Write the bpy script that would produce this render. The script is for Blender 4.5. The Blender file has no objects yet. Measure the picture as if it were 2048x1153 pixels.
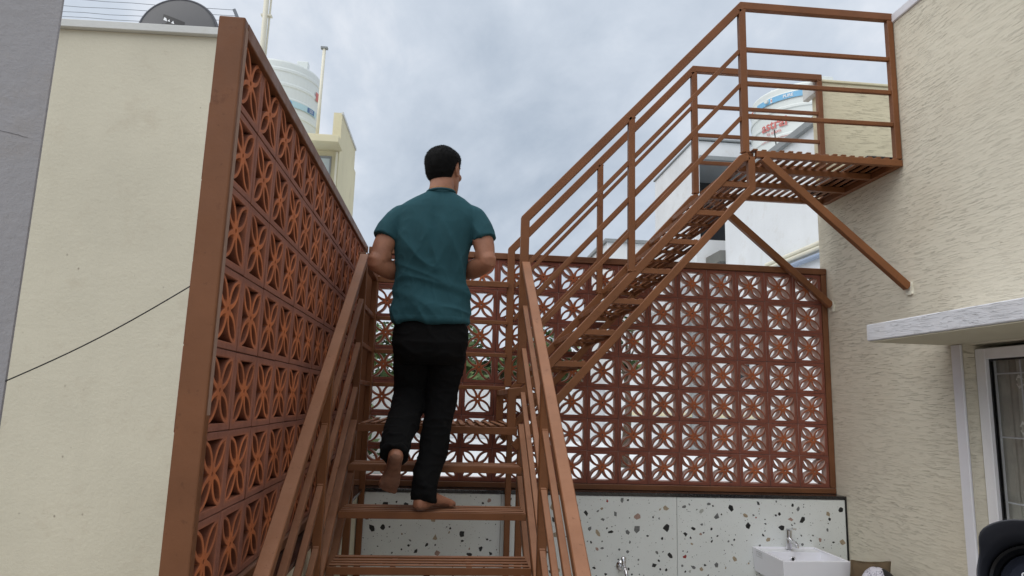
import bpy, bmesh, math, random
import numpy as np
from mathutils import Vector, Matrix, noise as mnoise

random.seed(7)
SC = bpy.context.scene
COL = SC.collection

# ------------------------------------------------------------------ camera
cd = bpy.data.cameras.new('camera')
cam = bpy.data.objects.new('camera', cd)
COL.objects.link(cam)
cd.sensor_width = 36.0
cd.lens = 36.0 * 1354.65 / 2048
cd.clip_start = 0.05
cd.clip_end = 2000
Rr = Vector((0.99497419, -0.09579313, 0.0291555))
Rd = Vector((0.0443884, 0.16096243, -0.98596185))
Rf = Vector((0.08975543, 0.98230075, 0.16440557))
cam.matrix_world = Matrix(((Rr.x, -Rd.x, -Rf.x, 0.5498), (Rr.y, -Rd.y, -Rf.y, -1.6357),
                           (Rr.z, -Rd.z, -Rf.z, 0.5021), (0, 0, 0, 1)))
SC.camera = cam

# ------------------------------------------------------------------ world, sun, exposure
SUN_DIR = Vector((-0.45, -0.34, 0.83)).normalized()      # towards the sun behind the clouds
W = bpy.data.worlds.new('World')
SC.world = W
W.use_nodes = True
nt = W.node_tree
nt.nodes.clear()


def wn(t, **k):
    n = nt.nodes.new(t)
    for a, v in k.items():
        setattr(n, a, v)
    return n


out = wn('ShaderNodeOutputWorld')
bg = wn('ShaderNodeBackground')
SKY_STRENGTH = 0.1
bg.inputs['Strength'].default_value = SKY_STRENGTH
sky = wn('ShaderNodeTexSky', sky_type='NISHITA')
sky.sun_disc = False
sky.sun_elevation = math.asin(SUN_DIR.z)
sky.sun_rotation = math.atan2(SUN_DIR.x, SUN_DIR.y)
sky.air_density = 1.2
sky.dust_density = 2.0
tc = wn('ShaderNodeTexCoord')
sep = wn('ShaderNodeSeparateXYZ')
nt.links.new(tc.outputs['Generated'], sep.inputs[0])


def wmath(op, a, b):
    n = wn('ShaderNodeMath', operation=op)
    for i, v in enumerate((a, b)):
        if v is None:
            continue
        if isinstance(v, (int, float)):
            n.inputs[i].default_value = v
        else:
            nt.links.new(v, n.inputs[i])
    return n.outputs[0]


zz = wmath('ADD', wmath('ABSOLUTE', sep.outputs['Z'], None), 0.32)
comb = wn('ShaderNodeCombineXYZ')
nt.links.new(wmath('DIVIDE', sep.outputs['X'], zz), comb.inputs[0])
nt.links.new(wmath('DIVIDE', sep.outputs['Y'], zz), comb.inputs[1])
mp = wn('ShaderNodeMapping')
mp.inputs['Location'].default_value = (2.6, 1.9, 0.0)
mp.inputs['Rotation'].default_value = (0, 0, 0.5)
mp.inputs['Scale'].default_value = (1.25, 0.8, 1.0)
nt.links.new(comb.outputs[0], mp.inputs[0])
n1 = wn('ShaderNodeTexNoise')
n1.inputs['Scale'].default_value = 1.15
n1.inputs['Detail'].default_value = 7
n1.inputs['Roughness'].default_value = 0.55
n1.inputs['Distortion'].default_value = 0.4
nt.links.new(mp.outputs[0], n1.inputs['Vector'])
rp = wn('ShaderNodeValToRGB')
rp.color_ramp.elements[0].position = 0.33
rp.color_ramp.elements[0].color = (3.3, 3.85, 4.6, 1)
rp.color_ramp.elements[1].position = 0.585
rp.color_ramp.elements[1].color = (6.05, 6.35, 6.85, 1)
e = rp.color_ramp.elements.new(0.49)
e.color = (4.65, 5.15, 5.85, 1)
n2 = wn('ShaderNodeTexNoise')
n2.inputs['Scale'].default_value = 5.5
n2.inputs['Detail'].default_value = 8
n2.inputs['Roughness'].default_value = 0.6
n2.inputs['Distortion'].default_value = 0.3
nt.links.new(mp.outputs[0], n2.inputs['Vector'])
nt.links.new(wmath('ADD', wmath('MULTIPLY', n1.outputs['Fac'], 0.76), wmath('MULTIPLY', n2.outputs['Fac'], 0.24)), rp.inputs[0])
mx = wn('ShaderNodeMix', data_type='RGBA')
mx.inputs['Factor'].default_value = 0.97
nt.links.new(sky.outputs[0], mx.inputs[6])
nt.links.new(rp.outputs[0], mx.inputs[7])
nt.links.new(mx.outputs[2], bg.inputs['Color'])
nt.links.new(bg.outputs[0], out.inputs[0])

sl = bpy.data.lights.new('sun', 'SUN')
sl.energy = 1.5
sl.angle = math.radians(70)
sl.color = (1.0, 0.96, 0.90)
so = bpy.data.objects.new('sun', sl)
COL.objects.link(so)
so.rotation_euler = SUN_DIR.to_track_quat('Z', 'Y').to_euler()
so.location = (-6, -4, 12)

SC.view_settings.view_transform = 'Standard'
SC.view_settings.look = 'None'
SC.view_settings.exposure = 0.45
SC.view_settings.gamma = 1.0
SC.view_settings.use_curve_mapping = False

ZF = -1.18        # courtyard floor; 0 = foot of the jali screens
RW = 3.09         # face of the house wall
YB = 2.683        # face of the rear jali
TF = 2.57         # face of the terrazzo wall


# ------------------------------------------------------------------ materials
def lin(c):
    return tuple((x / 12.92 if x <= 0.04045 else ((x + 0.055) / 1.055) ** 2.4) for x in (v / 255 for v in c)) + (1,)


class Mat:
    def __init__(self, name, rough=0.6, metal=0.0, spec=0.5):
        self.m = bpy.data.materials.new(name)
        self.m.use_nodes = True
        self.t = self.m.node_tree
        self.b = self.t.nodes['Principled BSDF']
        self.b.inputs['Roughness'].default_value = rough
        self.b.inputs['Metallic'].default_value = metal
        self.b.inputs['Specular IOR Level'].default_value = spec

    def n(self, t, **k):
        x = self.t.nodes.new(t)
        for a, v in k.items():
            setattr(x, a, v)
        return x

    def l(self, a, b):
        self.t.links.new(a, b)

    def coord(self, kind='pos', scale=(1, 1, 1), rot=(0, 0, 0), rnd=False):
        if kind == 'pos':
            src = self.n('ShaderNodeNewGeometry').outputs['Position']
        else:
            src = self.n('ShaderNodeTexCoord').outputs['Object']
        if rnd:
            oi = self.n('ShaderNodeObjectInfo')
            ml = self.n('ShaderNodeVectorMath', operation='SCALE')
            ml.inputs[0].default_value = (17, 11, 5)
            self.l(oi.outputs['Random'], ml.inputs['Scale'])
            ad = self.n('ShaderNodeVectorMath', operation='ADD')
            self.l(src, ad.inputs[0])
            self.l(ml.outputs[0], ad.inputs[1])
            src = ad.outputs[0]
        mpn = self.n('ShaderNodeMapping')
        mpn.inputs['Scale'].default_value = scale
        mpn.inputs['Rotation'].default_value = rot
        self.l(src, mpn.inputs[0])
        return mpn.outputs[0]

    def noise(self, vec, scale, detail=4, rough=0.55, dist=0.0):
        x = self.n('ShaderNodeTexNoise')
        x.inputs['Scale'].default_value = scale
        x.inputs['Detail'].default_value = detail
        x.inputs['Roughness'].default_value = rough
        x.inputs['Distortion'].default_value = dist
        self.l(vec, x.inputs['Vector'])
        return x.outputs['Fac']

    def ramp(self, fac, stops):
        x = self.n('ShaderNodeValToRGB')
        el = x.color_ramp.elements
        while len(el) < len(stops):
            el.new(0.5)
        for i, (p, c) in enumerate(stops):
            el[i].position = p
            el[i].color = c if len(c) == 4 else tuple(c) + (1,)
        self.l(fac, x.inputs[0])
        return x.outputs[0]

    def grey(self, fac, a, b, va=0.0, vb=1.0):
        return self.ramp(fac, [(a, (va, va, va, 1)), (b, (vb, vb, vb, 1))])

    def mix(self, fac, a, b, mode='MIX'):
        x = self.n('ShaderNodeMix', data_type='RGBA', blend_type=mode)
        for sock, v in ((x.inputs[0], fac), (x.inputs[6], a), (x.inputs[7], b)):
            if isinstance(v, (int, float)):
                sock.default_value = v
            elif isinstance(v, tuple):
                sock.default_value = v
            else:
                self.l(v, sock)
        return x.outputs[2]

    def math(self, op, a, b=0.0):
        x = self.n('ShaderNodeMath', operation=op)
        for s, v in zip(x.inputs, (a, b)):
            if isinstance(v, (int, float)):
                s.default_value = v
            else:
                self.l(v, s)
        return x.outputs[0]

    def color(self, c):
        if isinstance(c, tuple):
            self.b.inputs['Base Color'].default_value = c
        else:
            self.l(c, self.b.inputs['Base Color'])

    def bump(self, h, dist=0.002, strength=1.0, prev=None):
        x = self.n('ShaderNodeBump')
        x.inputs['Distance'].default_value = dist
        x.inputs['Strength'].default_value = strength
        self.l(h, x.inputs['Height'])
        if prev is not None:
            self.l(prev, x.inputs['Normal'])
        self.l(x.outputs[0], self.b.inputs['Normal'])
        return x.outputs[0]


def scaled(c, k):
    return tuple(min(1, v * k) for v in c[:3]) + (1,)


def simple(name, c, rough=0.6, var=0.12, scale=6.0, bump=0.0, bscale=80, metal=0.0, spec=0.5, kind='pos'):
    m = Mat(name, rough, metal, spec)
    v = m.coord(kind)
    f = m.noise(v, scale, 5)
    m.color(m.ramp(f, [(0.3, scaled(c, 1 - var)), (0.7, scaled(c, 1 + var))]))
    if bump:
        m.bump(m.noise(v, bscale, 4), bump)
    return m.m


def make_steel(name, base, dusty_top_light):
    m = Mat(name, 0.45, 0.0, 0.28)
    v = m.coord('pos')
    f = m.noise(v, 5, 5)
    c = m.ramp(f, [(0.3, scaled(base, 0.85)), (0.7, scaled(base, 1.15))])
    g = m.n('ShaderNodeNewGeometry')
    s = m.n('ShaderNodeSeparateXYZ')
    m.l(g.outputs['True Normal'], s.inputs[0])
    up = m.grey(s.outputs['Z'], 0.35, 0.9, 0.0, 0.68)       # sky light painted pale onto dusty top faces
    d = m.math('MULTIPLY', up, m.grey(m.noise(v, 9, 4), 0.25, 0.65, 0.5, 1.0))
    c = m.mix(d, c, dusty_top_light)
    sp = m.grey(m.noise(v, 70, 2), 0.66, 0.74)                # chips and specks of old paint
    c = m.mix(m.math('MULTIPLY', sp, 0.35), c, scaled(base, 0.45))
    m.color(c)
    rust = m.math('MULTIPLY', m.grey(m.noise(v, 13, 6, 0.7), 0.60, 0.68), m.grey(m.noise(v, 90, 3), 0.42, 0.56))
    c = m.mix(m.math('MULTIPLY', rust, 0.4), c, lin((88, 50, 30)))
    m.color(c)
    m.l(m.grey(m.noise(v, 18, 3), 0.3, 0.7, 0.40, 0.6), m.b.inputs['Roughness'])
    m.bump(m.noise(v, 45, 3), 0.0006)
    return m.m


def make_jali(name, rim, petal, hub, side_light):
    m = Mat(name, 0.78, 0.0, 0.3)
    v = m.coord('obj', rnd=True)
    tcn = m.n('ShaderNodeTexCoord')
    s = m.n('ShaderNodeSeparateXYZ')
    m.l(tcn.outputs['Object'], s.inputs[0])
    mxx = m.math('MAXIMUM', m.math('ABSOLUTE', s.outputs['X']), m.math('ABSOLUTE', s.outputs['Y']))
    nz = m.noise(v, 26, 5, 0.6)
    edge = m.math('ADD', mxx, m.math('MULTIPLY', m.math('SUBTRACT', nz, 0.5), 0.02))
    f = m.grey(edge, 0.068, 0.088)
    oi = m.n('ShaderNodeObjectInfo')
    pet = m.mix(oi.outputs['Random'], scaled(petal, 0.80), scaled(petal, 1.18))
    hb = m.mix(m.grey(mxx, 0.016, 0.055, 1, 0), pet, hub)
    c = m.mix(f, hb, rim)
    c = m.mix(m.grey(m.noise(v, 11, 6, 0.65), 0.42, 0.72, 0.0, 0.45), c, scaled(rim, 0.62))   # mortar bloom, dirt
    c = m.mix(m.grey(m.noise(v, 60, 3), 0.66, 0.8, 0, 0.35), c, lin((176, 140, 126)))          # pale lime specks
    # sides of the openings: back light (rear) and shade (left) painted into the colour
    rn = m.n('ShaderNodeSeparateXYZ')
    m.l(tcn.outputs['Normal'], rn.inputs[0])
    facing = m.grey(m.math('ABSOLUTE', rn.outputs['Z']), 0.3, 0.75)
    side_light_c = m.mix(m.grey(m.noise(v, 19, 4), 0.35, 0.65), side_light, scaled(side_light, 0.78))
    c = m.mix(facing, side_light_c, c)
    vs = m.coord('pos', (14, 14, 1.6))
    c = m.mix(m.grey(m.noise(vs, 1.0, 5, 0.65), 0.54, 0.74, 0, 0.4), c, scaled(rim, 0.5))    # rain marks run down the face
    m.color(c)
    m.bump(m.noise(v, 90, 5, 0.65), 0.0018)
    return m.m


def make_stroke_plaster(name, base, along='Y', amp=1.0):
    """trowelled rustic plaster: short level grooves over a grainy ground"""
    m = Mat(name, 0.85, 0, 0.25)
    sc = (15, 12, 270) if along == 'Y' else (12, 15, 270)
    v = m.coord('pos')
    vs = m.coord('pos', sc, (0.04, 0, 0) if along == 'Y' else (0, -0.04, 0))
    wob = m.noise(v, 7, 3)
    cmb = m.n('ShaderNodeCombineXYZ')
    m.l(m.math('MULTIPLY', wob, 2.2), cmb.inputs[2])
    ad = m.n('ShaderNodeVectorMath', operation='ADD')
    m.l(vs, ad.inputs[0])
    m.l(cmb.outputs[0], ad.inputs[1])
    st = m.noise(ad.outputs[0], 1.0, 1.5, 0.5, 0.15)
    groove = m.grey(st, 0.62, 0.67)
    lip = m.grey(st, 0.50, 0.60)
    patch = m.grey(m.noise(v, 2.2, 3), 0.38, 0.6, 0.25, 1.0)
    grain = m.noise(v, 130, 4, 0.75)
    fine = m.noise(v, 22, 4, 0.6)
    gp = m.math('MULTIPLY', groove, patch)
    h = m.math('SUBTRACT', m.math('ADD', m.math('MULTIPLY', grain, 0.42), m.math('MULTIPLY', fine, 0.30)), gp)
    h = m.math('ADD', h, m.math('MULTIPLY', lip, 0.18))
    tone = m.ramp(m.noise(v, 0.9, 5), [(0.3, scaled(base, 0.93)), (0.7, scaled(base, 1.05))])
    tone = m.mix(m.grey(m.noise(v, 1.6, 4), 0.5, 0.75, 0, 0.25), tone, scaled(lin((196, 182, 160)), 1.0))
    tone = m.mix(m.math('MULTIPLY', gp, 0.12), tone, scaled(base, 0.45))    # groove shade painted in to deepen the bump
    if along == 'Y' and amp == 1.0:
        g = m.n('ShaderNodeNewGeometry')
        sx = m.n('ShaderNodeSeparateXYZ')
        m.l(g.outputs['Position'], sx.inputs[0])
        ys, zs = sx.outputs['Y'], sx.outputs['Z']

        def span(val, a0, a1, b0, b1):
            return m.math('MULTIPLY', m.grey(val, a0, a1), m.grey(val, b0, b1, 1, 0))
        drip = m.grey(m.noise(m.coord('pos', (9, 30, 1.2)), 1.0, 4, 0.6), 0.44, 0.62)
        # washed-out grey under the platform, rusty drips below the two brace feet and the jali frame
        a_ = m.math('MULTIPLY', span(ys, 1.78, 2.0, 2.62, 2.76), m.grey(zs, 1.42, 1.84))
        z2 = m.math('MULTIPLY', zs, 0.25)
        a_ = m.math('MULTIPLY', a_, m.grey(z2, 0.4645, 0.4785, 1, 0))
        tone = m.mix(m.math('MULTIPLY', m.math('MULTIPLY', a_, drip), 0.55), tone, lin((168, 160, 158)))
        for yc, zc, ln_ in ((1.835, 1.175, 0.30), (2.615, 1.185, 0.45)):
            b_ = m.math('MULTIPLY', span(ys, yc - 0.05, yc - 0.012, yc + 0.012, yc + 0.05), span(m.math('MULTIPLY', m.math('SUBTRACT', zs, zc - ln_), 1.0), 0.0, 0.2, ln_ - 0.01, ln_ + 0.01))
            tone = m.mix(m.math('MULTIPLY', m.math('MULTIPLY', b_, drip), 0.5), tone, lin((132, 106, 82)))
        c_ = m.math('MULTIPLY', m.math('MULTIPLY', span(ys, 2.55, 2.66, 2.70, 2.75), m.grey(zs, -0.05, 0.05)), drip)
        tone = m.mix(m.math('MULTIPLY', c_, 0.45), tone, lin((140, 120, 98)))
    m.color(tone)
    m.bump(h, 0.0048 * amp, 1.0)
    return m.m


def make_plain_plaster(name, base, streak=0.3, spots=False, bump=0.002):
    m = Mat(name, 0.88, 0, 0.25)
    v = m.coord('pos')
    c = m.ramp(m.noise(v, 0.8, 6, 0.6), [(0.3, scaled(base, 0.92)), (0.7, scaled(base, 1.05))])
    vs = m.coord('pos', (3, 3, 0.35))
    c = m.mix(m.grey(m.noise(vs, 1.3, 5, 0.62), 0.5, 0.78, 0, streak), c, scaled(base, 0.72))
    vd = m.coord('pos', (1, 1, 1))
    c = m.mix(m.grey(m.noise(vd, 3.4, 7, 0.7), 0.55, 0.8, 0, 0.3), c, lin((176, 160, 138)))
    if spots:
        vr = m.n('ShaderNodeTexVoronoi')
        vr.inputs['Scale'].default_value = 7.0
        m.l(m.coord('pos', (1, 1, 0.8)), vr.inputs['Vector'])
        sp = m.grey(vr.outputs['Distance'], 0.03, 0.07, 1, 0)
        sp = m.math('MULTIPLY', sp, m.grey(m.noise(v, 1.7, 3), 0.50, 0.57, 0, 0.6))
        c = m.mix(sp, c, lin((112, 98, 84)))
    m.color(c)
    h = m.math('ADD', m.noise(v, 38, 5, 0.65), m.math('MULTIPLY', m.noise(m.coord('pos', (5, 5, 12)), 1.0, 5, 0.65), 0.8))
    m.bump(h, bump)
    return m.m


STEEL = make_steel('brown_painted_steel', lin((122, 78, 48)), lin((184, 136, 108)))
FRAME = make_steel('jali_frame_paint', lin((119, 78, 52)), lin((158, 124, 108)))
JALI_L = make_jali('terracotta_jali', lin((150, 100, 84)), lin((196, 116, 74)), lin((200, 116, 70)), lin((110, 62, 44)))
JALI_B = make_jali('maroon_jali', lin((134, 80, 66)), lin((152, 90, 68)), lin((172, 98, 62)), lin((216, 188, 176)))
CREAM = lin((226, 220, 202))
RUSTIC = make_stroke_plaster('rustic_cream_plaster', CREAM, 'Y')
RUSTICX = make_stroke_plaster('rustic_cream_plaster_end', lin((224, 214, 184)), 'X', 0.6)
WHITE_RUSTIC = make_stroke_plaster('rustic_white_plaster', lin((226, 228, 234)), 'Y', 1.2)
CREAM_PLAIN = make_plain_plaster('smooth_cream_plaster', lin((217, 212, 193)), 0.14, True, 0.0028)
CREAM_FAR = make_plain_plaster('distant_cream_paint', lin((226, 218, 186)), 0.3)
COPING = make_plain_plaster('coping_white', lin((218, 220, 218)), 0.35)
LILAC = make_plain_plaster('grey_cement_render', lin((170, 169, 173)), 0.2, False, 0.003)
WHITE_WALL = make_plain_plaster('white_house_paint', lin((232, 235, 238)), 0.12)
GREY_SLAB = make_plain_plaster('grey_slab', lin((150, 154, 156)), 0.4)
SOOT = make_plain_plaster('weathered_grey', lin((120, 120, 116)), 0.7)
DARK = simple('dark_interior_shade', lin((52, 54, 56)), 0.8)
GRANITE = simple('black_granite', lin((34, 33, 36)), 0.18, 0.4, 60, 0, spec=0.6)
FLOOR = simple('courtyard_tile', lin((170, 165, 158)), 0.5, 0.1, 5, 0.001, 40)
GROUND = simple('ground_earth', lin((132, 120, 104)), 0.9, 0.2, 2, 0.01, 6)
WHITE_PAINT = simple('white_trim_paint', lin((224, 224, 230)), 0.5, 0.04, 5, 0.0006, 60)
UPVC = simple('white_window_frame', lin((228, 228, 233)), 0.3, 0.03, 4)
CERAMIC = simple('white_ceramic', lin((236, 237, 244)), 0.12, 0.02, 4)
CHROME = simple('chrome', (0.72, 0.72, 0.74, 1), 0.1, 0.06, 8, metal=1.0)
BLACK = simple('black_rubber', lin((24, 24, 27)), 0.45, 0.2, 10)
DISHG = simple('dish_grey', lin((98, 98, 100)), 0.6, 0.06, 3)
DISHR = simple('dish_rim', lin((78, 80, 88)), 0.5, 0.06, 3)
WIREM = simple('wire_black', lin((40, 40, 40)), 0.6)
WIREG = simple('wire_grey', lin((120, 126, 134)), 0.6)
PIPEW = simple('pipe_cream', lin((226, 222, 204)), 0.5, 0.05)
PIPEB = simple('pipe_blue_grey', lin((150, 164, 186)), 0.5, 0.05)
TANKW = simple('tank_plastic', lin((226, 232, 230)), 0.4, 0.04, 1.5)
BLUE = simple('blue_print', lin((126, 186, 224)), 0.5, 0.06, 3)
NAVY = simple('navy_print', lin((84, 118, 166)), 0.5, 0.06, 3)
LBLUE = simple('pale_blue_print', lin((186, 218, 228)), 0.5, 0.06, 3)
RED = simple('red_print', lin((208, 118, 112)), 0.5, 0.06, 3)
WPRINT = simple('white_print', lin((236, 238, 240)), 0.5, 0.03, 3)
CUSH = simple('brown_cushion', lin((96, 80, 60)), 0.9, 0.2, 14, 0.002, 220)


def make_glass(name):
    m = Mat(name, 0.03, 0, 0.5)
    m.b.inputs['Transmission Weight'].default_value = 1.0
    m.b.inputs['IOR'].default_value = 1.02
    m.color((0.86, 0.88, 0.88, 1))
    m.b.inputs['Coat Weight'].default_value = 0.6
    m.b.inputs['Coat Roughness'].default_value = 0.04
    return m.m


GLASS = make_glass('window_glass')


def make_terrazzo():
    m = Mat('terrazzo_ground', 0.28, 0, 0.45)
    v = m.coord('pos')
    base = lin((224, 228, 226))
    c = m.ramp(m.noise(v, 3, 5), [(0.3, scaled(base, 0.95)), (0.7, scaled(base, 1.03))])
    for sc, col, th in ((55, lin((150, 152, 150)), 0.1), (90, lin((96, 96, 96)), 0.09), (120, lin((170, 165, 155)), 0.12)):
        vr = m.n('ShaderNodeTexVoronoi')
        vr.inputs['Scale'].default_value = sc
        m.l(v, vr.inputs['Vector'])
        keep = m.grey(m.noise(v, sc * 0.55, 2), 0.56, 0.6)
        f = m.math('MULTIPLY', m.grey(vr.outputs['Distance'], th, th + 0.08, 1, 0), keep)
        c = m.mix(m.math('MULTIPLY', f, 0.8), c, col)
    m.color(c)
    return m.m


TERRAZZO = make_terrazzo()


def chip_mat(name, c):
    m = Mat(name, 0.28, 0, 0.45)
    v = m.coord('pos')
    m.color(m.ramp(m.noise(v, 90, 4, 0.7), [(0.3, scaled(c, 0.65)), (0.72, scaled(c, 1.3))]))
    return m.m


CHIPS = [chip_mat('chip_black', lin((36, 37, 39))), chip_mat('chip_grey', lin((112, 114, 114))),
         chip_mat('chip_tan', lin((166, 150, 126))), chip_mat('chip_red', lin((150, 52, 48))),
         chip_mat('chip_pale', lin((176, 178, 172))), chip_mat('chip_pink', lin((166, 138, 126)))]


# ------------------------------------------------------------------ mesh helpers
def box(bm, x0, x1, y0, y1, z0, z1):
    vs = [bm.verts.new((x, y, z)) for x in (x0, x1) for y in (y0, y1) for z in (z0, z1)]
    for f in ((0, 1, 3, 2), (4, 6, 7, 5), (0, 4, 5, 1), (2, 3, 7, 6), (0, 2, 6, 4), (1, 5, 7, 3)):
        bm.faces.new([vs[i] for i in f])
    return vs


def sweep(bm, pts, w, h, side=None):
    """rectangular section w (sideways) x h swept along a polyline with mitred corners; SIDE = fixed sideways axis"""
    pts = [Vector(p) for p in pts]
    n = len(pts)
    rings = []
    for i in range(n):
        d0 = (pts[i] - pts[i - 1]).normalized() if i else (pts[1] - pts[0]).normalized()
        d1 = (pts[i + 1] - pts[i]).normalized() if i < n - 1 else d0
        s = Vector(side) if side else d0.cross(Vector((0, 0, 1))).normalized()
        b = (d0 + d1).normalized()
        up = s.cross(b).normalized()
        k = 1.0 / max(0.3, b.dot(d0))
        rings.append([bm.verts.new(pts[i] + s * (a * w / 2) + up * (c * h / 2 * k)) for a, c in ((-1, -1), (1, -1), (1, 1), (-1, 1))])
    for a, b in zip(rings, rings[1:]):
        for i in range(4):
            bm.faces.new((a[i], a[(i + 1) % 4], b[(i + 1) % 4], b[i]))
    bm.faces.new(rings[0][::-1])
    bm.faces.new(rings[-1])


def frames_along(pts):
    pts = [Vector(p) for p in pts]
    T = []
    for i in range(len(pts)):
        a = pts[max(0, i - 1)]
        b = pts[min(len(pts) - 1, i + 1)]
        T.append((b - a).normalized())
    ref = Vector((0, 0, 1)) if abs(T[0].z) < 0.9 else Vector((0, 1, 0))
    u = (ref - T[0] * ref.dot(T[0])).normalized()
    fr = []
    for t in T:
        u = (u - t * u.dot(t)).normalized()
        fr.append((u.copy(), t.cross(u)))
    return pts, fr


def tube(bm, pts, rad, seg=12, round_ends=False):
    """rad: one radius, or one per point, or (ru, rv) per point"""
    pts, fr = frames_along(pts)
    if not isinstance(rad, (list, tuple)):
        rad = [rad] * len(pts)
    rings = []
    for p, (u, v), r in zip(pts, fr, rad):
        ru, rv = r if isinstance(r, tuple) else (r, r)
        rings.append([bm.verts.new(p + u * (ru * math.cos(2 * math.pi * k / seg)) + v * (rv * math.sin(2 * math.pi * k / seg))) for k in range(seg)])
    for a, b in zip(rings, rings[1:]):
        for i in range(seg):
            bm.faces.new((a[i], a[(i + 1) % seg], b[(i + 1) % seg], b[i]))
    for ring, pt, nb, s in ((rings[0], pts[0], pts[1], -1), (rings[-1], pts[-1], pts[-2], 1)):
        if round_ends:
            r = rad[0] if s < 0 else rad[-1]
            r = min(r) if isinstance(r, tuple) else r
            tip = bm.verts.new(pt + (pt - nb).normalized() * r * 0.7)
            for i in range(seg):
                q = (ring[i], ring[(i + 1) % seg], tip)
                bm.faces.new(q if s > 0 else q[::-1])
        else:
            bm.faces.new(ring if s > 0 else ring[::-1])


def smooth_path(pts, rad, n=8):
    """Catmull-Rom resampling of a path with radii"""
    P = [Vector(p) for p in pts]
    Rd_ = [r if isinstance(r, tuple) else (r, r) for r in rad]
    op, orr = [], []
    for i in range(len(P) - 1):
        p0, p1, p2, p3 = P[max(0, i - 1)], P[i], P[i + 1], P[min(len(P) - 1, i + 2)]
        for k in range(n):
            t = k / n
            op.append(0.5 * ((2 * p1) + (p2 - p0) * t + (2 * p0 - 5 * p1 + 4 * p2 - p3) * t * t + (3 * p1 - p0 - 3 * p2 + p3) * t ** 3))
            s = t * t * (3 - 2 * t)
            orr.append((Rd_[i][0] * (1 - s) + Rd_[i + 1][0] * s, Rd_[i][1] * (1 - s) + Rd_[i + 1][1] * s))
    op.append(P[-1])
    orr.append(Rd_[-1])
    return op, orr


def ball(bm, c, r, seg=14, mat=None):
    rx, ry, rz = r if isinstance(r, tuple) else (r, r, r)
    M = Matrix.Translation(Vector(c)) @ (mat or Matrix.Identity(4)) @ Matrix.Diagonal((rx, ry, rz, 1))
    bmesh.ops.create_uvsphere(bm, u_segments=seg, v_segments=max(6, seg // 2 + 1), radius=1, matrix=M)


def loft(bm, rings):
    """closed skin through rings of points (same count each)"""
    vr = [[bm.verts.new(p) for p in r] for r in rings]
    n = len(vr[0])
    for a, b in zip(vr, vr[1:]):
        for i in range(n):
            bm.faces.new((a[i], a[(i + 1) % n], b[(i + 1) % n], b[i]))
    bm.faces.new(vr[0][::-1])
    bm.faces.new(vr[-1])


def superellipse(cx, cy, z, a, bf, bb, n=36, e=2.3):
    r = []
    for k in range(n):
        t = 2 * math.pi * k / n
        c, s = math.cos(t), math.sin(t)
        x = a * math.copysign(abs(c) ** (2 / e), c)
        b = bf if s > 0 else bb
        r.append(Vector((cx + x, cy + b * math.copysign(abs(s) ** (2 / e), s), z)))
    return r


def finish(bm, bevel=0.0, seg=1):
    bmesh.ops.recalc_face_normals(bm, faces=bm.faces)
    if bevel:
        bmesh.ops.bevel(bm, geom=[e_ for e_ in bm.edges if len(e_.link_faces) == 2 and e_.calc_face_angle(0) > 0.5], offset=bevel,
                        segments=seg, affect='EDGES', profile=0.5, clamp_overlap=True)


def link(name, me, parent=None, **props):
    o = bpy.data.objects.new(name, me)
    COL.objects.link(o)
    if parent is not None:
        o.parent = parent
    for k, v in props.items():
        o[k] = v
    return o


def obj(name, bm, m, parent=None, bevel=0.0, smooth=False, seg=1, **props):
    finish(bm, bevel, seg)
    me = bpy.data.meshes.new(name)
    bm.to_mesh(me)
    bm.free()
    for x in (m if isinstance(m, (list, tuple)) else [m]):
        me.materials.append(x)
    if smooth:
        me.polygons.foreach_set('use_smooth', [True] * len(me.polygons))
    return link(name, me, parent, **props)


def B():
    return bmesh.new()


def bx(name, m, dims, parent=None, bevel=0.0, **p):
    bm = B()
    box(bm, *dims)
    return obj(name, bm, m, parent, bevel, **p)


def thing(name, label, cat, loc=(0, 0, 0), group=None):
    o = bpy.data.objects.new(name, None)
    o.empty_display_size = 0.1
    COL.objects.link(o)
    o['label'] = label
    o['category'] = cat
    if group:
        o['group'] = group
    return o


def tag(o, label, cat, group=None):
    o['label'] = label
    o['category'] = cat
    if group:
        o['group'] = group
    return o


def from_modifiers(bm, mods):
    me = bpy.data.meshes.new('tmp')
    bm.to_mesh(me)
    bm.free()
    o = bpy.data.objects.new('tmp', me)
    COL.objects.link(o)
    for t, kw in mods:
        md = o.modifiers.new(t, t)
        for k, v in kw.items():
            setattr(md, k, v)
    bpy.context.view_layer.update()
    dg = bpy.context.evaluated_depsgraph_get()
    me2 = bpy.data.meshes.new_from_object(o.evaluated_get(dg))
    bpy.data.objects.remove(o)
    bpy.data.meshes.remove(me)
    return me2


# ------------------------------------------------------------------ ground and courtyard floor
bx('ground', GROUND, (-300, 300, -300, 600, ZF - 0.3, ZF - 0.15))['kind'] = 'structure'
bx('courtyard_floor', FLOOR, (-1.2, 3.2, -5, 2.75, ZF - 0.12, ZF), bevel=0.0)['kind'] = 'structure'

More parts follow.
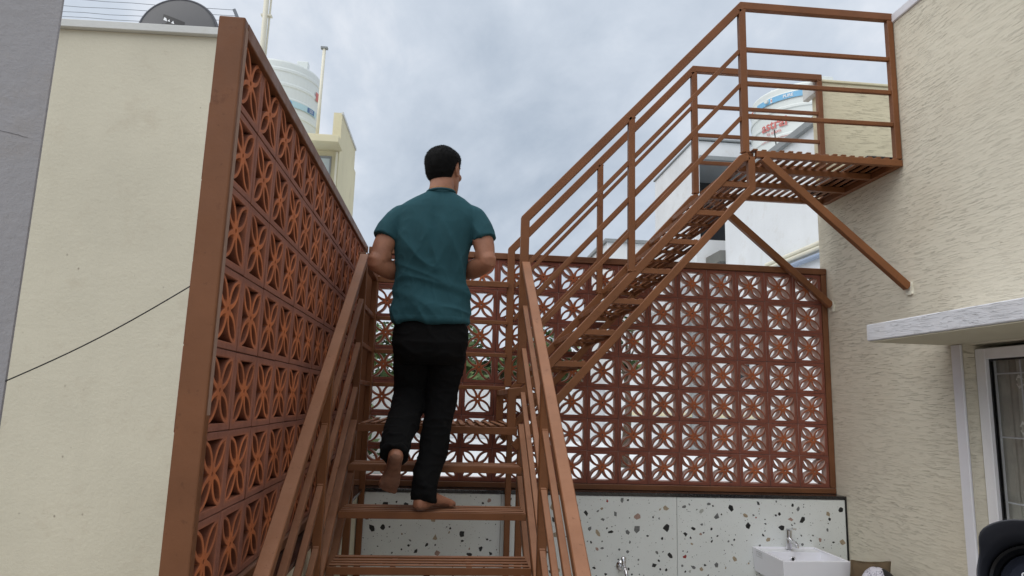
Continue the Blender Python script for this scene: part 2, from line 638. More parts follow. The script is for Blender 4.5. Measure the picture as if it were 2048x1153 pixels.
# ------------------------------------------------------------------ house on the right
house = thing('house', 'cream house with rustic trowelled plaster beside the steel stair, flat roof terrace on top', 'house')
YW = 1.50
bm = B()
box(bm, RW, RW + 0.2, YW, 2.75, ZF, 1.93)                    # wall beyond the window
box(bm, RW, RW + 0.2, -0.62, YW, 0.845, 1.93)                # over the window
box(bm, RW, RW + 0.2, -4.0, -0.62, ZF, 1.93)
box(bm, RW, RW + 0.16, -4.0, 1.86, 1.93, 2.775)              # terrace parapet
obj('wall', bm, RUSTIC, house)
bm = B()
box(bm, RW - 0.012, RW + 0.18, -4.0, 1.862, 2.777, 2.83)
obj('coping', bm, WHITE_PAINT, house, 0.004)
bm = B()
box(bm, RW, 7.0, 2.652, 2.752, 1.93, 2.80)
obj('parapet', bm, RUSTICX, house)
bm = B()
box(bm, RW + 0.002, 7.0, 2.640, 2.785, 2.802, 2.820)
obj('parapet_coping', bm, CREAM_FAR, house, 0.003)
bm = B()
box(bm, RW - 0.045, RW + 0.001, 2.655, 2.80, 2.715, 2.815)
obj('coping_end', bm, COPING, house, 0.004)
bx('terrace_slab', GREY_SLAB, (RW + 0.202, 7.0, -4.0, 2.65, 1.75, 1.90), house)
bx('threshold', GRANITE, (2.905, RW + 0.26, 1.882, 2.594, 1.937, 1.958), house, 0.003)
bx('rear_wall', CREAM_PLAIN, (RW + 0.2, 7.0, 2.60, 2.75, ZF, 1.75), house)
# sunshade
bm = B()
box(bm, 2.655, RW - 0.001, -1.6, 1.60, 0.852, 0.935)
obj('sunshade', bm, [WHITE_RUSTIC], house, 0.004)
bx('sunshade_soffit', make_plain_plaster('soffit_cream', lin((206, 200, 180)), 0.3), (2.663, RW - 0.002, -1.59, 1.592, 0.846, 0.851), house)
# painted band round the opening, window
bm = B()
box(bm, RW - 0.014, RW - 0.001, YW + 0.001, YW + 0.066, ZF + 0.02, 0.844)
obj('trim_band', bm, WHITE_PAINT, house, 0.003)
win = bpy.data.objects.new('window', None)
COL.objects.link(win)
win.parent = house
WX = RW + 0.058
bm = B()
y0, y1, z0, z1, t = -0.60, 1.497, ZF + 0.02, 0.822, 0.062
box(bm, WX, WX + 0.06, y1 - t, y1, z0, z1)
box(bm, WX, WX + 0.06, y0, y0 + t, z0, z1)
box(bm, WX, WX + 0.06, y0 + t, y1 - t, z1 - 0.052, z1)
box(bm, WX, WX + 0.06, y0 + t, y1 - t, z0, z0 + t)
box(bm, WX, WX + 0.06, 0.42, 0.48, z0 + t, z1 - 0.052)
obj('window_frame', bm, UPVC, win, 0.003)
bm = B()
for ya, yb in ((y0 + t, 0.42), (0.48, y1 - t)):
    for za, zb in ((z1 - 0.06, z1 - 0.052), (z0 + t, z0 + t + 0.008)):
        box(bm, WX + 0.020, WX + 0.038, ya, yb, za, zb)
    box(bm, WX + 0.020, WX + 0.038, ya, ya + 0.007, z0 + t + 0.008, z1 - 0.06)
    box(bm, WX + 0.020, WX + 0.038, yb - 0.007, yb, z0 + t + 0.008, z1 - 0.06)
obj('gasket', bm, BLACK, win)
bx('pane', GLASS, (WX + 0.026, WX + 0.032, 0.487, y1 - t - 0.007, z0 + t + 0.008, z1 - 0.06), win)
bx('pane', GLASS, (WX + 0.026, WX + 0.032, y0 + t + 0.007, 0.413, z0 + t + 0.008, z1 - 0.06), win)
bm = B()
for k in range(7):
    zc = 0.70 - 0.30 * k
    tube(bm, [(WX + 0.052, y0 + t, zc), (WX + 0.052, y1 - t, zc)], 0.0035, 8)
for yy in (1.29, 0.95, 0.6, 0.2):
    tube(bm, [(WX + 0.052, yy, z0 + t), (WX + 0.052, yy, z1 - 0.06)], 0.0035, 8)
obj('grille', bm, WHITE_PAINT, win)
# curtain with a triangle print
CURT = simple('curtain_sheer', lin((186, 182, 172)), 0.9, 0.1, 12, 0.001, 200)
CURTD = simple('curtain_dark', lin((70, 60, 52)), 0.9, 0.1, 12)
CURTT = simple('curtain_print', lin((236, 234, 228)), 0.9, 0.05, 12)
bm = B()
NY, NZ = 150, 2


def cx_(y):
    return WX + 0.092 + 0.014 * math.sin(y * 41) + 0.006 * math.sin(y * 97 + 1)


for i in range(NY):
    ya, yb = y1 - 2.2 * i / NY, y1 - 2.2 * (i + 1) / NY
    q = [bm.verts.new((cx_(y), y, z)) for y, z in ((ya, z0), (yb, z0), (yb, z1), (ya, z1))]
    f = bm.faces.new(q)
    f.material_index = 1 if (i % 24) in (13, 14, 15, 16, 17) else 0
for r in range(8):
    for c in range(9):
        yc = y1 - 0.17 - c * 0.22
        zc = 0.66 - r * 0.215
        for s in (1, -1):
            q = [bm.verts.new((cx_(yc + dy) - 0.004, yc + dy, zc + s * (0.008 + dz))) for dy, dz in ((-0.018, 0), (0.018, 0), (0, 0.026))]
            bm.faces.new(q).material_index = 2
        q = [bm.verts.new((cx_(yc - 0.1 + dy) - 0.004, yc - 0.1 + dy, zc - 0.1 + dz)) for dy, dz in ((-0.008, -0.008), (0.008, -0.008), (0, 0.012))]
        bm.faces.new(q).material_index = 2
obj('curtain', bm, [CURT, CURTD, CURTT], win)
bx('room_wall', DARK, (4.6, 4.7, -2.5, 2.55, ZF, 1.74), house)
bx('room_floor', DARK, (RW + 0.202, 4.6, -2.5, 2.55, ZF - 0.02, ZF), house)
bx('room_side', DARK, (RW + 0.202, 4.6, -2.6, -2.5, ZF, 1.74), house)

# ------------------------------------------------------------------ low walls under the jali screens
low = thing('low_wall', 'low wall clad in large white terrazzo tiles with a black granite ledge under the rear lattice', 'wall')
bx('wall_core', CREAM_PLAIN, (-0.12, RW - 0.002, TF + 0.014, 2.80, ZF, -0.052), low)
bx('ledge', GRANITE, (-0.10, RW - 0.003, TF - 0.006, 2.80, -0.05, -0.03), low, 0.002)
bx('edge_trim', BLACK, (RW - 0.012, RW - 0.003, TF - 0.003, TF + 0.013, ZF, -0.051), low)


def chip_poly(bm, cx, cz, r, yy, mi):
    n = random.choice((4, 5, 5, 6, 7))
    el = random.uniform(0.55, 1.0)
    rot = random.random() * 6.28
    vs = []
    for k in range(n):
        a = 2 * math.pi * (k + random.uniform(-0.28, 0.28)) / n
        rr = r * random.uniform(0.62, 1.1)
        x, z = rr * math.cos(a), rr * math.sin(a) * el
        vs.append(bm.verts.new((cx + x * math.cos(rot) - z * math.sin(rot), yy, cz + x * math.sin(rot) + z * math.cos(rot))))
    bm.faces.new(vs).material_index = mi


for (xa, xb) in ((0.095, 0.905), (0.908, 1.989), (1.992, RW - 0.013)):
    tl = bx('tile', TERRAZZO, (xa, xb, TF, TF + 0.013, ZF + 0.01, -0.053), low, 0.001)
    bm = B()
    placed = []
    area = (xb - xa) * 1.1
    for (cnt, ra, rb, wts) in ((int(66 * area), 0.014, 0.028, (32, 34, 22, 2, 3, 6)), (int(105 * area), 0.006, 0.012, (55, 32, 6, 2, 3, 2)), (int(230 * area), 0.002, 0.0048, (55, 36, 4, 0, 5, 0))):
        for _ in range(cnt):
            for _try in range(12):
                r = random.uniform(ra, rb)
                x, z = random.uniform(xa + r + 0.004, xb - r - 0.004), random.uniform(ZF + 0.03, -0.058 - r)
                if all((x - p[0]) ** 2 + (z - p[1]) ** 2 > (r + p[2] + 0.012 * (ra > 0.01)) ** 2 for p in placed):
                    placed.append((x, z, r))
                    chip_poly(bm, x, z, r, TF - 0.0004, random.choices(range(6), wts)[0])
                    break
    me = bpy.data.meshes.new('chips')
    for f in bm.faces:
        f.normal_update()
        if f.normal.y > 0:
            f.normal_flip()
    bm.to_mesh(me)
    bm.free()
    for c in CHIPS:
        me.materials.append(c)
    link('stone_chips', me, tl, kind='stuff')

side = thing('low_wall', 'low cream plastered wall with a black granite ledge under the tall left lattice', 'wall')
bx('wall_core', CREAM_PLAIN, (-0.11, 0.06, -0.06, TF - 0.01, ZF, -0.052), side)
bx('ledge', GRANITE, (-0.11, 0.085, -0.07, TF - 0.008, -0.05, -0.031), side, 0.002)


# ------------------------------------------------------------------ jali screens
def jali_block_mesh():
    cu = bpy.data.curves.new('jali', 'CURVE')
    cu.dimensions = '2D'
    cu.fill_mode = 'BOTH'
    DEP = 0.062
    cu.extrude = DEP / 2 - 0.0016
    cu.bevel_depth = 0.0016
    cu.bevel_resolution = 0
    cu.resolution_u = 1

    def spline(pts):
        s = cu.splines.new('POLY')
        s.points.add(len(pts) - 1)
        for p, (x, y) in zip(s.points, pts):
            p.co = (x, y, 0, 1)
        s.use_cyclic_u = True
    H = 0.0972
    spline([(-H, -H), (H, -H), (H, H), (-H, H)])
    h = 0.0822
    L = h * math.sqrt(2)

    def arc(s, a, b, n):
        """half of a lens along x from a to b with sagitta s -> y(x) points"""
        c = b - a
        r = (c * c / 4 + s * s) / (2 * s)
        half = math.asin(c / 2 / r)
        return [((a + b) / 2 + r * math.sin(t), r * math.cos(t) - (r - s)) for t in [(-half + 2 * half * k / n) for k in range(n + 1)]]
    inner = arc(0.0170, 0.0168, L - 0.0085, 8)
    lens = inner + [(x, -y) for x, y in inner[::-1][1:-1]]
    for k in range(4):
        a = math.pi / 4 + k * math.pi / 2
        spline([(x * math.cos(a) - y * math.sin(a), x * math.sin(a) + y * math.cos(a)) for x, y in lens])
    outer = arc(0.0255, 0.0, L, 40)
    c45 = math.cos(math.pi / 4)
    side_ = []
    for x, y in outer:                       # upper edge of the first-quadrant petal, in block coordinates
        X, Y = (x - y) * c45, (x + y) * c45
        if X > 0.0022 and Y < h - 0.0022:
            side_.append((X, Y))
    side_ = side_[::3] + [side_[-1]]
    xe, ye = side_[-1]
    tri = side_ + [(xe - 0.001, h), (-(xe - 0.001), h)] + [(-x, y) for x, y in side_[::-1]]
    for k in range(4):
        a = k * math.pi / 2
        spline([(x * math.cos(a) - y * math.sin(a), x * math.sin(a) + y * math.cos(a)) for x, y in tri])
    spline([(0.0068 * math.cos(t * math.pi / 5), 0.0068 * math.sin(t * math.pi / 5)) for t in range(10)])
    o = bpy.data.objects.new('tmp', cu)
    COL.objects.link(o)
    bpy.context.view_layer.update()
    me = bpy.data.meshes.new_from_object(o.evaluated_get(bpy.context.evaluated_depsgraph_get()))
    bpy.data.objects.remove(o)
    return me


JM = jali_block_mesh()
JM.materials.clear()
JM.materials.append(JALI_L)
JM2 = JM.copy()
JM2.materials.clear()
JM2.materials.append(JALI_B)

PALE_EDGE = make_plain_plaster('flaked_pale_edge', lin((158, 130, 116)), 0.7)
left = thing('jali_screen', 'tall terracotta lattice screen of petal blocks along the left of the stair, brown steel frame', 'lattice screen')
for j in range(13):
    for i in range(7):
        b = link('jali_block', JM, left)
        jit = [random.uniform(-1, 1) for _ in range(4)]
        # block x -> -Y (along wall), y -> Z, z -> +X
        M = Matrix(((0, 0, 1), (1, 0, 0), (0, 1, 0))).to_4x4()
        b.matrix_world = Matrix.Translation((-0.031 + jit[0] * 0.0008, 0.1 + 0.2 * j + jit[1] * 0.0008, 1.3075 - 0.2 * i + jit[2] * 0.0008)) @ M @ Matrix.Rotation(jit[3] * 0.007, 4, 'Z')
MORTAR = simple('mortar', lin((96, 60, 52)), 0.9, 0.15, 30)
bm = B()
for i in range(8):
    box(bm, -0.037, -0.004, 0.001, 2.599, 1.4075 - 0.2 * i - 0.0025, 1.4075 - 0.2 * i + 0.0025)
for j in range(1, 13):
    for i in range(7):
        box(bm, -0.037, -0.004, 0.2 * j - 0.0025, 0.2 * j + 0.0025, 1.2075 - 0.2 * i + 0.003, 1.4075 - 0.2 * i - 0.003)
obj('mortar_joints', bm, MORTAR, left)
bm = B()
box(bm, -0.050, 0.014, -0.032, 0.0, -0.03, 1.421)
obj('end_post', bm, FRAME, left, 0.004, seg=2)
bm = B()
box(bm, 0.0141, 0.0150, -0.022, -0.002, 0.45, 1.398)
obj('edge_strip', bm, PALE_EDGE, left)
bm = B()
sweep(bm, [(-0.018, 0.001, 1.4020), (-0.018, 2.66, 1.4260)], 0.064, 0.042, (1, 0, 0))
obj('top_rail', bm, FRAME, left, 0.004, seg=2)
bm = B()
box(bm, -0.055, 0.012, 0.001, 2.60, -0.03, 0.0045)
obj('bottom_rail', bm, FRAME, left, 0.003)
bx('shade_board', make_plain_plaster('shade_board_dark', lin((84, 66, 58)), 0.5), (-0.105, -0.082, 0.14, 2.58, -0.03, 1.385), left)  # added board that blocks light behind the lattice and darkens its openings

rear = thing('jali_screen', 'long maroon lattice screen of petal blocks at the back, above the terrazzo wall', 'lattice screen')
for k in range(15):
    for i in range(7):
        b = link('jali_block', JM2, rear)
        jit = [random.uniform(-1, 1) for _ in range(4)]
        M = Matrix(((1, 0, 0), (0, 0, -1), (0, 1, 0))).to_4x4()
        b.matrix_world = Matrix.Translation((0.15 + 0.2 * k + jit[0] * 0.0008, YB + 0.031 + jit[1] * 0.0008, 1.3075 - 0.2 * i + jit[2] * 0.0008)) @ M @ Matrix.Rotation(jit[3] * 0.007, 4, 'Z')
bm = B()
for i in range(8):
    box(bm, 0.051, 3.049, YB + 0.004, YB + 0.037, 1.4075 - 0.2 * i - 0.0025, 1.4075 - 0.2 * i + 0.0025)
for k in range(1, 15):
    for i in range(7):
        box(bm, 0.05 + 0.2 * k - 0.0025, 0.05 + 0.2 * k + 0.0025, YB + 0.004, YB + 0.037, 1.2075 - 0.2 * i + 0.003, 1.4075 - 0.2 * i - 0.003)
obj('mortar_joints', bm, MORTAR, rear)
bm = B()
box(bm, 0.017, RW - 0.002, YB - 0.012, YB + 0.06, 1.4105, 1.452)
obj('top_rail', bm, FRAME, rear, 0.003)
bm = B()
box(bm, 0.004, RW - 0.002, YB - 0.010, YB + 0.06, -0.029, 0.0045)
obj('bottom_rail', bm, FRAME, rear, 0.003)
for xa, xb in ((0.006, 0.049), (3.051, RW - 0.002)):
    bm = B()
    box(bm, xa, xb, YB - 0.009, YB + 0.06, 0.0055, 1.4095)
    obj('end_post', bm, FRAME, rear, 0.003)

# ------------------------------------------------------------------ the steel stair
st = thing('steel_staircase', 'brown steel staircase with slatted treads turning right from a landing up to the roof terrace', 'staircase')
YN, YFAR = 1.835, 2.64
ZL, ZP = 0.375, 1.925
TW = 0.042
XL_, XR_ = 0.0985, 0.9375            # centres of the lower flight's sides


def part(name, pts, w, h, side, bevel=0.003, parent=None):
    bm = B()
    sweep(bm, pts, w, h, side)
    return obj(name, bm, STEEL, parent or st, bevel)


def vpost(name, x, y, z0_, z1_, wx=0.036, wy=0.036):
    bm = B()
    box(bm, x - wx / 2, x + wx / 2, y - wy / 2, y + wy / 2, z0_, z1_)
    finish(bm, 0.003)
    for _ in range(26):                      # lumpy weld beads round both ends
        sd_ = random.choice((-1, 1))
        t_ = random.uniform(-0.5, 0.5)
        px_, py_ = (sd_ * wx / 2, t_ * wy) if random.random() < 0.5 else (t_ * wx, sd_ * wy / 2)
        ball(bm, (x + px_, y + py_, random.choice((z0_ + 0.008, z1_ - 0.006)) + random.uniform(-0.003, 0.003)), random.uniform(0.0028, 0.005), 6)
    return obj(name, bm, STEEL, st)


# lower flight: treads
slat_me = {}


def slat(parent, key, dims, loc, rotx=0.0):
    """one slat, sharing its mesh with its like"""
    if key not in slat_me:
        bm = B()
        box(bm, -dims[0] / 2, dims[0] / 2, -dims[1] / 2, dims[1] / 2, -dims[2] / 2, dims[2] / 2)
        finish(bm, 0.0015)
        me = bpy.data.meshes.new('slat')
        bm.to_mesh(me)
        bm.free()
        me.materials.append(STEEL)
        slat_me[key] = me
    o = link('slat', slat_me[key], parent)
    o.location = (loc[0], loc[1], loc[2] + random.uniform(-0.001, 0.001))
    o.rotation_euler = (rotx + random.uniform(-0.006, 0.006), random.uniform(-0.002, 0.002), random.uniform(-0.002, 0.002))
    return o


for k in range(8):
    yn, zt = 1.588 - 0.2125 * k, 0.1975 - 0.1725 * k
    bm = B()
    box(bm, 0.121, 0.915, yn, yn + 0.004, zt - 0.029, zt)          # front angle
    box(bm, 0.121, 0.915, yn + 0.004, yn + 0.010, zt - 0.026, zt - 0.006)
    box(bm, 0.121, 0.915, yn + 0.206, yn + 0.210, zt - 0.034, zt - 0.001)
    for xx in (0.123, 0.895):
        box(bm, xx, xx + 0.018, yn + 0.0265, yn + 0.1855, zt - 0.026, zt - 0.0065)
    for xx in (0.36, 0.66):
        box(bm, xx, xx + 0.022, yn + 0.0265, yn + 0.1855, zt - 0.012, zt - 0.0045)
    tr = obj('tread', bm, STEEL, st, 0.001)
    for q in range(4):
        slat(tr, 'low', (0.786, 0.021, 0.005), (0.518, yn + 0.038 + q * 0.048, zt - 0.001))
# landing
bm = B()
box(bm, 0.121, 0.915, YN, YN + 0.004, ZL - 0.042, ZL - 0.006)
box(bm, 0.121, 0.915, YN + 0.004, YN + 0.03, ZL - 0.012, ZL - 0.006)
box(bm, 0.121, 0.915, YFAR - 0.02, YFAR, ZL - 0.042, ZL - 0.006)
box(bm, 0.121, 0.14, YN + 0.031, YFAR - 0.021, ZL - 0.042, ZL - 0.006)
box(bm, 0.896, 0.915, YN + 0.031, YFAR - 0.021, ZL - 0.042, ZL - 0.006)
for yy in (2.08, 2.36):
    box(bm, 0.1405, 0.8955, yy, yy + 0.025, ZL - 0.04, ZL - 0.0075)
ld = obj('landing', bm, STEEL, st, 0.0015)
for q in range(16):
    slat(ld, 'land', (0.025, YFAR - YN - 0.004, 0.008), (0.145 + q * 0.0495, (YN + YFAR) / 2, ZL))
# lower flight: stringers, rails, posts


def ystr(z_at, slope, ya, yb):
    return [(0, ya, z_at + slope * (ya - YN)), (0, yb, z_at + slope * (yb - YN))]


for X, s in ((XL_, -1), (XR_, 1)):
    part('stringer', [(X, y, z) for _, y, z in ystr(0.352, 0.775, -0.12, 1.86)], 0.036, 0.048, (1, 0, 0))
    part('stringer', [(X, y, z) for _, y, z in ystr(0.10, 0.775, 0.20, 1.86)], 0.036, 0.040, (1, 0, 0))
    ztop = lambda y: 1.2 + 0.745 * (y - 1.8) - 0.02
    part('handrail', [(X, -0.16, ztop(-0.16)), (X, 1.845, ztop(1.845))], 0.043, 0.036, (1, 0, 0))
    for q in (1, 2, 3):
        part('mid_rail', [(X, 1.03, ztop(1.03) - 0.222 * q), (X, 1.835, ztop(1.835) - 0.222 * q)], 0.024, 0.024, (1, 0, 0), 0.002)
        part('mid_rail', [(X, -0.10, ztop(-0.10) - 0.222 * q), (X, 1.03, ztop(1.03) - 0.222 * q)], 0.024, 0.024, (1, 0, 0), 0.002)
    bm = B()
    box(bm, X - 0.018, X + 0.018, 1.03, 1.066, 0.352 + 0.775 * (1.03 - YN) + 0.02, ztop(1.03) - 0.012)
    obj('post', bm, STEEL, st, 0.003)
    bm = B()
    box(bm, X - 0.018, X + 0.018, -0.14, -0.104, ZF, ztop(-0.14) - 0.012)
    obj('post', bm, STEEL, st, 0.003)
# landing legs and guard rail
for x, y in ((0.0985, 1.862), (0.9375, 1.872)):
    vpost('leg', x, y, ZF, 0.33 if x > 0.5 else 1.22, 0.034, 0.034)
vpost('leg', 0.082, 2.545, ZF, 1.215, 0.034, 0.034)
vpost('leg', 0.942, 2.53, ZF, 0.33, 0.034, 0.034)
for z, w in ((1.228, 0.036), (0.985, 0.024), (0.780, 0.024), (0.578, 0.024)):
    part('guard_rail', [(0.082, 1.882, z), (0.082, 2.525, z)], w, w, (1, 0, 0), 0.002)
    part('guard_rail', [(0.102, 2.60, z), (0.914, 2.60, z)], w, w, (0, 1, 0), 0.002)
vpost('corner_post', 0.082, 2.60, ZL - 0.04, 1.246, 0.036, 0.036)

# upper flight
SL = 1.11


def xz(x, dz=0.0):
    return 1.925 + SL * (x - 2.152) + dz


for Y, s in ((YN, 1), (YFAR, -1)):
    Yc = Y + s * 0.018
    # stringer A with its short foot on the landing, then up to the platform
    part('stringer', [(0.884, Yc, ZL - 0.03), (0.884, Yc, 0.545), (0.945, Yc, xz(0.945, -0.032)), (2.135, Yc, xz(2.135, -0.032)), (2.176, Yc, 1.892)], 0.034, 0.044, (0, 1, 0))
    # stringer B
    part('stringer', [(0.90, Yc, 1.738 + SL * (0.90 - 2.195) - 0.032), (2.190, Yc, 1.708), (2.1905, Yc, 1.888)], 0.034, 0.040, (0, 1, 0))
    # handrail
    part('handrail', [(0.929, Yc, 0.59), (0.929, Yc, 1.462), (2.160, Yc, 2.808), (RW - 0.004, Yc, 2.814)], 0.036, 0.045, (0, 1, 0))
    for q, (za, zb) in enumerate(((2.527, 2.565), (2.318, 2.350), (2.121, 2.155))):
        zs = lambda x: za + 1.098 * (x - 2.142)
        part('mid_rail', [(0.950, Yc, zs(0.950)), (2.142, Yc, zs(2.142))], 0.022, 0.024, (0, 1, 0), 0.002)
        part('mid_rail', [(2.180, Yc, za + 0.012), (3.05, Yc, za + 0.020)], 0.022, 0.024, (0, 1, 0), 0.002)
    vpost('post', 1.507, Yc, xz(1.507) - 0.01, 2.075, 0.036, 0.036)
    vpost('post', 2.160, Yc, 1.91, 2.785, 0.040, 0.036)
    vpost('post', 3.068, Yc, 1.93, 2.79, 0.036, 0.036)
part('foot_bar', [(0.872, YN + 0.037, 0.548), (0.872, YFAR - 0.037, 0.548)], 0.02, 0.03, (1, 0, 0))
for k in range(1, 9):
    xn, zt = 1.983 - 0.154 * (8 - k), ZL + 0.1703 * k
    x2 = xn + 0.215
    bm = B()
    for ya in (YN + 0.006, YFAR - 0.032):
        box(bm, xn + 0.01, x2, ya, ya + 0.026, zt - 0.030, zt - 0.003)
    for ya in (YN + 0.255, YN + 0.515):
        box(bm, xn + 0.002, x2 - 0.002, ya, ya + 0.024, zt - 0.024, zt - 0.008)
    for xa in (xn, x2 - 0.004):
        box(bm, xa + 0.001, xa + 0.005, YN + 0.038, YFAR - 0.038, zt - 0.030, zt - 0.004)
    tr = obj('tread', bm, STEEL, st, 0.001)
    for q in range(5):
        slat(tr, 'up', (0.020, YFAR - YN - 0.045, 0.008), (xn + 0.022 + q * 0.043, (YN + YFAR) / 2, zt))
# platform
bm = B()
box(bm, 2.220, RW - 0.003, YN, YN + 0.030, 1.888, ZP)
box(bm, 2.220, RW - 0.003, YFAR - 0.030, YFAR, 1.888, ZP)
for ya in (2.075, 2.345):
    box(bm, 2.20, 3.05, ya, ya + 0.030, 1.888, ZP - 0.002)
box(bm, 3.052, RW - 0.003, YN + 0.031, YFAR - 0.031, 1.886, ZP - 0.003)
box(bm, 2.185, 2.2195, YN + 0.037, YFAR - 0.037, 1.888, ZP - 0.003)
pf = obj('platform', bm, STEEL, st, 0.002)
for q in range(17):
    slat(pf, 'plat', (0.026, YFAR - YN - 0.004, 0.009), (2.215 + q * 0.0522, (YN + YFAR) / 2, ZP + 0.005))
# braces down to the wall with their plaster pads
PAD = simple('white_putty', lin((226, 222, 206)), 0.85, 0.1, 20, 0.002, 60)
for Yc in (YN + 0.018, YFAR - 0.018):
    part('brace', [(2.262, Yc, 1.886), (RW - 0.012, Yc, 1.190)], 0.038, 0.044, (0, 1, 0))
    bm = B()
    box(bm, RW - 0.010, RW + 0.001, Yc - 0.026, Yc + 0.024, 1.150, 1.215)
    bmesh.ops.subdivide_edges(bm, edges=bm.edges, cuts=3, use_grid_fill=True)
    for v in bm.verts:
        v.co += Vector((0, random.uniform(-1, 1) * 0.006, random.uniform(-1, 1) * 0.006))
    obj('wall_pad', bm, PAD, st)
# ------------------------------------------------------------------ the person
SKIN = Mat('skin', 0.5, 0, 0.4)
_v = SKIN.coord('pos')
_c = SKIN.ramp(SKIN.noise(_v, 16, 5, 0.6), [(0.3, lin((146, 100, 78))), (0.7, lin((172, 120, 94)))])
_c = SKIN.mix(SKIN.grey(SKIN.noise(_v, 130, 3), 0.6, 0.75, 0, 0.2), _c, lin((110, 66, 50)))
SKIN.color(_c)
SKIN.b.inputs['Subsurface Weight'].default_value = 0.08
SKIN.b.inputs['Subsurface Radius'].default_value = (0.9, 0.35, 0.2)
SKIN.b.inputs['Subsurface Scale'].default_value = 0.006
SKIN.bump(SKIN.noise(_v, 260, 4, 0.7), 0.0012)
SOLE = lin((150, 112, 92))
# paler, dusty soles
_g = SKIN.n('ShaderNodeNewGeometry')
_s = SKIN.n('ShaderNodeSeparateXYZ')


def cloth(name, base, rough=0.9, weave=900):
    m = Mat(name, rough, 0, 0.2)
    v = m.coord('pos')
    m.color(m.ramp(m.noise(v, 9, 6, 0.6), [(0.3, scaled(base, 0.9)), (0.7, scaled(base, 1.1))]))
    m.b.inputs['Sheen Weight'].default_value = 0.25
    m.b.inputs['Sheen Roughness'].default_value = 0.5
    m.b.inputs['Sheen Tint'].default_value = scaled(base, 3)
    m.bump(m.noise(v, weave * 0.45, 3, 0.7), 0.0008)
    return m.m


TEAL = cloth('teal_cotton', lin((42, 78, 86)))
BLACKC = cloth('black_cotton', lin((9, 9, 10)))
BLACKC.node_tree.nodes['Principled BSDF'].inputs['Sheen Weight'].default_value = 0.06
HAIR = simple('black_hair', lin((12, 11, 11)), 0.75, 0.3, 40, 0.002, 500, spec=0.2)
THREAD = simple('red_thread', lin((110, 36, 40)), 0.8)
GOLD = simple('thin_chain', lin((190, 140, 70)), 0.35, metal=0.6)

person = thing('person', 'person in a teal T-shirt and black trousers climbing the steel treads barefoot, seen from behind', 'person')
HC = Vector((0.489, 1.53, 1.588))
HM = Matrix.Translation(HC) @ Matrix.Rotation(math.radians(-27), 4, 'Z') @ Matrix.Rotation(math.radians(3), 4, 'X')
HSEC = [(-0.122, .022, .080, -.035), (-0.112, .040, .092, .0), (-0.095, .052, .096, .035), (-0.07, .061, .096, .062), (-0.045, .066, .095, .078),
        (-0.02, .0685, .094, .088), (0.005, .0715, .094, .095), (0.03, .0745, .096, .098), (0.055, .0745, .095, .096), (0.075, .066, .084, .086),
        (0.092, .052, .066, .070), (0.106, .035, .043, .048), (0.114, .016, .020, .023)]


def hsec(z, off=0.0):
    if z >= HSEC[-1][0]:
        return HSEC[-1]
    for a, b in zip(HSEC, HSEC[1:]):
        if a[0] <= z <= b[0]:
            t = (z - a[0]) / (b[0] - a[0])
            t = t * t * (3 - 2 * t) * 0.3 + t * 0.7
            return tuple(p + (q - p) * t for p, q in zip(a, b))
    return HSEC[0]


def hring(z, off, n=40):
    _, a, bf, bb = hsec(z)
    cyy = (bf - bb) / 2
    hb = (bf + bb) / 2
    r = superellipse(0, cyy, z, a + off, hb + off, hb + off, n, 2.15)
    return r


bm = B()
loft(bm, [[HM @ p for p in hring(z, 0)] for z in np.linspace(-0.122, 0.114, 30)])


def hball(c, r, rot=None):
    ball(bm, (0, 0, 0), r, 16, HM @ Matrix.Translation(c) @ (rot or Matrix.Identity(4)))


# the ball helper works about its own centre, so the placement rides in the matrix
hball((0, 0.096, -0.018), (0.013, 0.018, 0.012))
tube(bm, [HM @ Vector(p) for p in ((0, 0.090, 0.030), (0, 0.101, 0.006), (0, 0.110, -0.016))], [0.006, 0.009, 0.011], 10, True)
for s in (-1, 1):
    hball((s * 0.012, 0.098, -0.022), (0.008, 0.010, 0.007))
    hball((s * 0.030, 0.085, 0.036), (0.022, 0.014, 0.008))
    hball((s * 0.032, 0.080, 0.012), (0.017, 0.016, 0.013))
    hball((s * 0.048, 0.058, -0.02), (0.02, 0.024, 0.02))
    # ear: rim, bowl, lobe
    R0 = Matrix.Rotation(s * 0.42, 4, 'Z') @ Matrix.Rotation(-0.18, 4, 'X')
    E0 = Vector((s * 0.0735, -0.008, 0.002))
    hball(E0, (0.007, 0.017, 0.028), R0)
    pts = []
    for k in range(11):
        a = math.radians(-70 + 27 * k)
        q = Vector((s * 0.0085, -0.0165 * math.sin(a * 1.0 + 1.2) * 1.05, 0.030 * math.cos(a * 1.0 - 0.35)))
        pts.append(HM @ (E0 + R0.to_3x3() @ q))
    tube(bm, pts, 0.0045, 8, True)
    hball(E0 + Vector((s * 0.004, 0.004, -0.028)), (0.006, 0.008, 0.009), R0)
hball((0, 0.090, -0.052), (0.022, 0.012, 0.006))
hball((0, 0.088, -0.064), (0.018, 0.012, 0.007))
hball((0, 0.080, -0.104), (0.022, 0.018, 0.014))
# neck and trunk
p_, r_ = smooth_path([(0.478, 1.475, 1.36), (0.481, 1.490, 1.45), (0.486, 1.508, 1.53), (0.489, 1.525, 1.585)], [(0.055, 0.062), (0.054, 0.058), (0.054, 0.057), (0.055, 0.057)], 6)
tube(bm, p_, r_, 24)
rings = []
for z, a, b in ((0.72, .13, .085), (0.85, .145, .09), (1.0, .13, .085), (1.15, .14, .09), (1.26, .140, .085), (1.33, .125, .065), (1.39, .08, .05)):
    rings.append(superellipse(0.462 + 0.01 * (z - .8), 1.50, z, a, b, b, 28))
loft(bm, rings)


def limb(pts, rad, n=7, seg=20):
    p, r = smooth_path(pts, rad, n)
    tube(bm, p, r, seg, True)


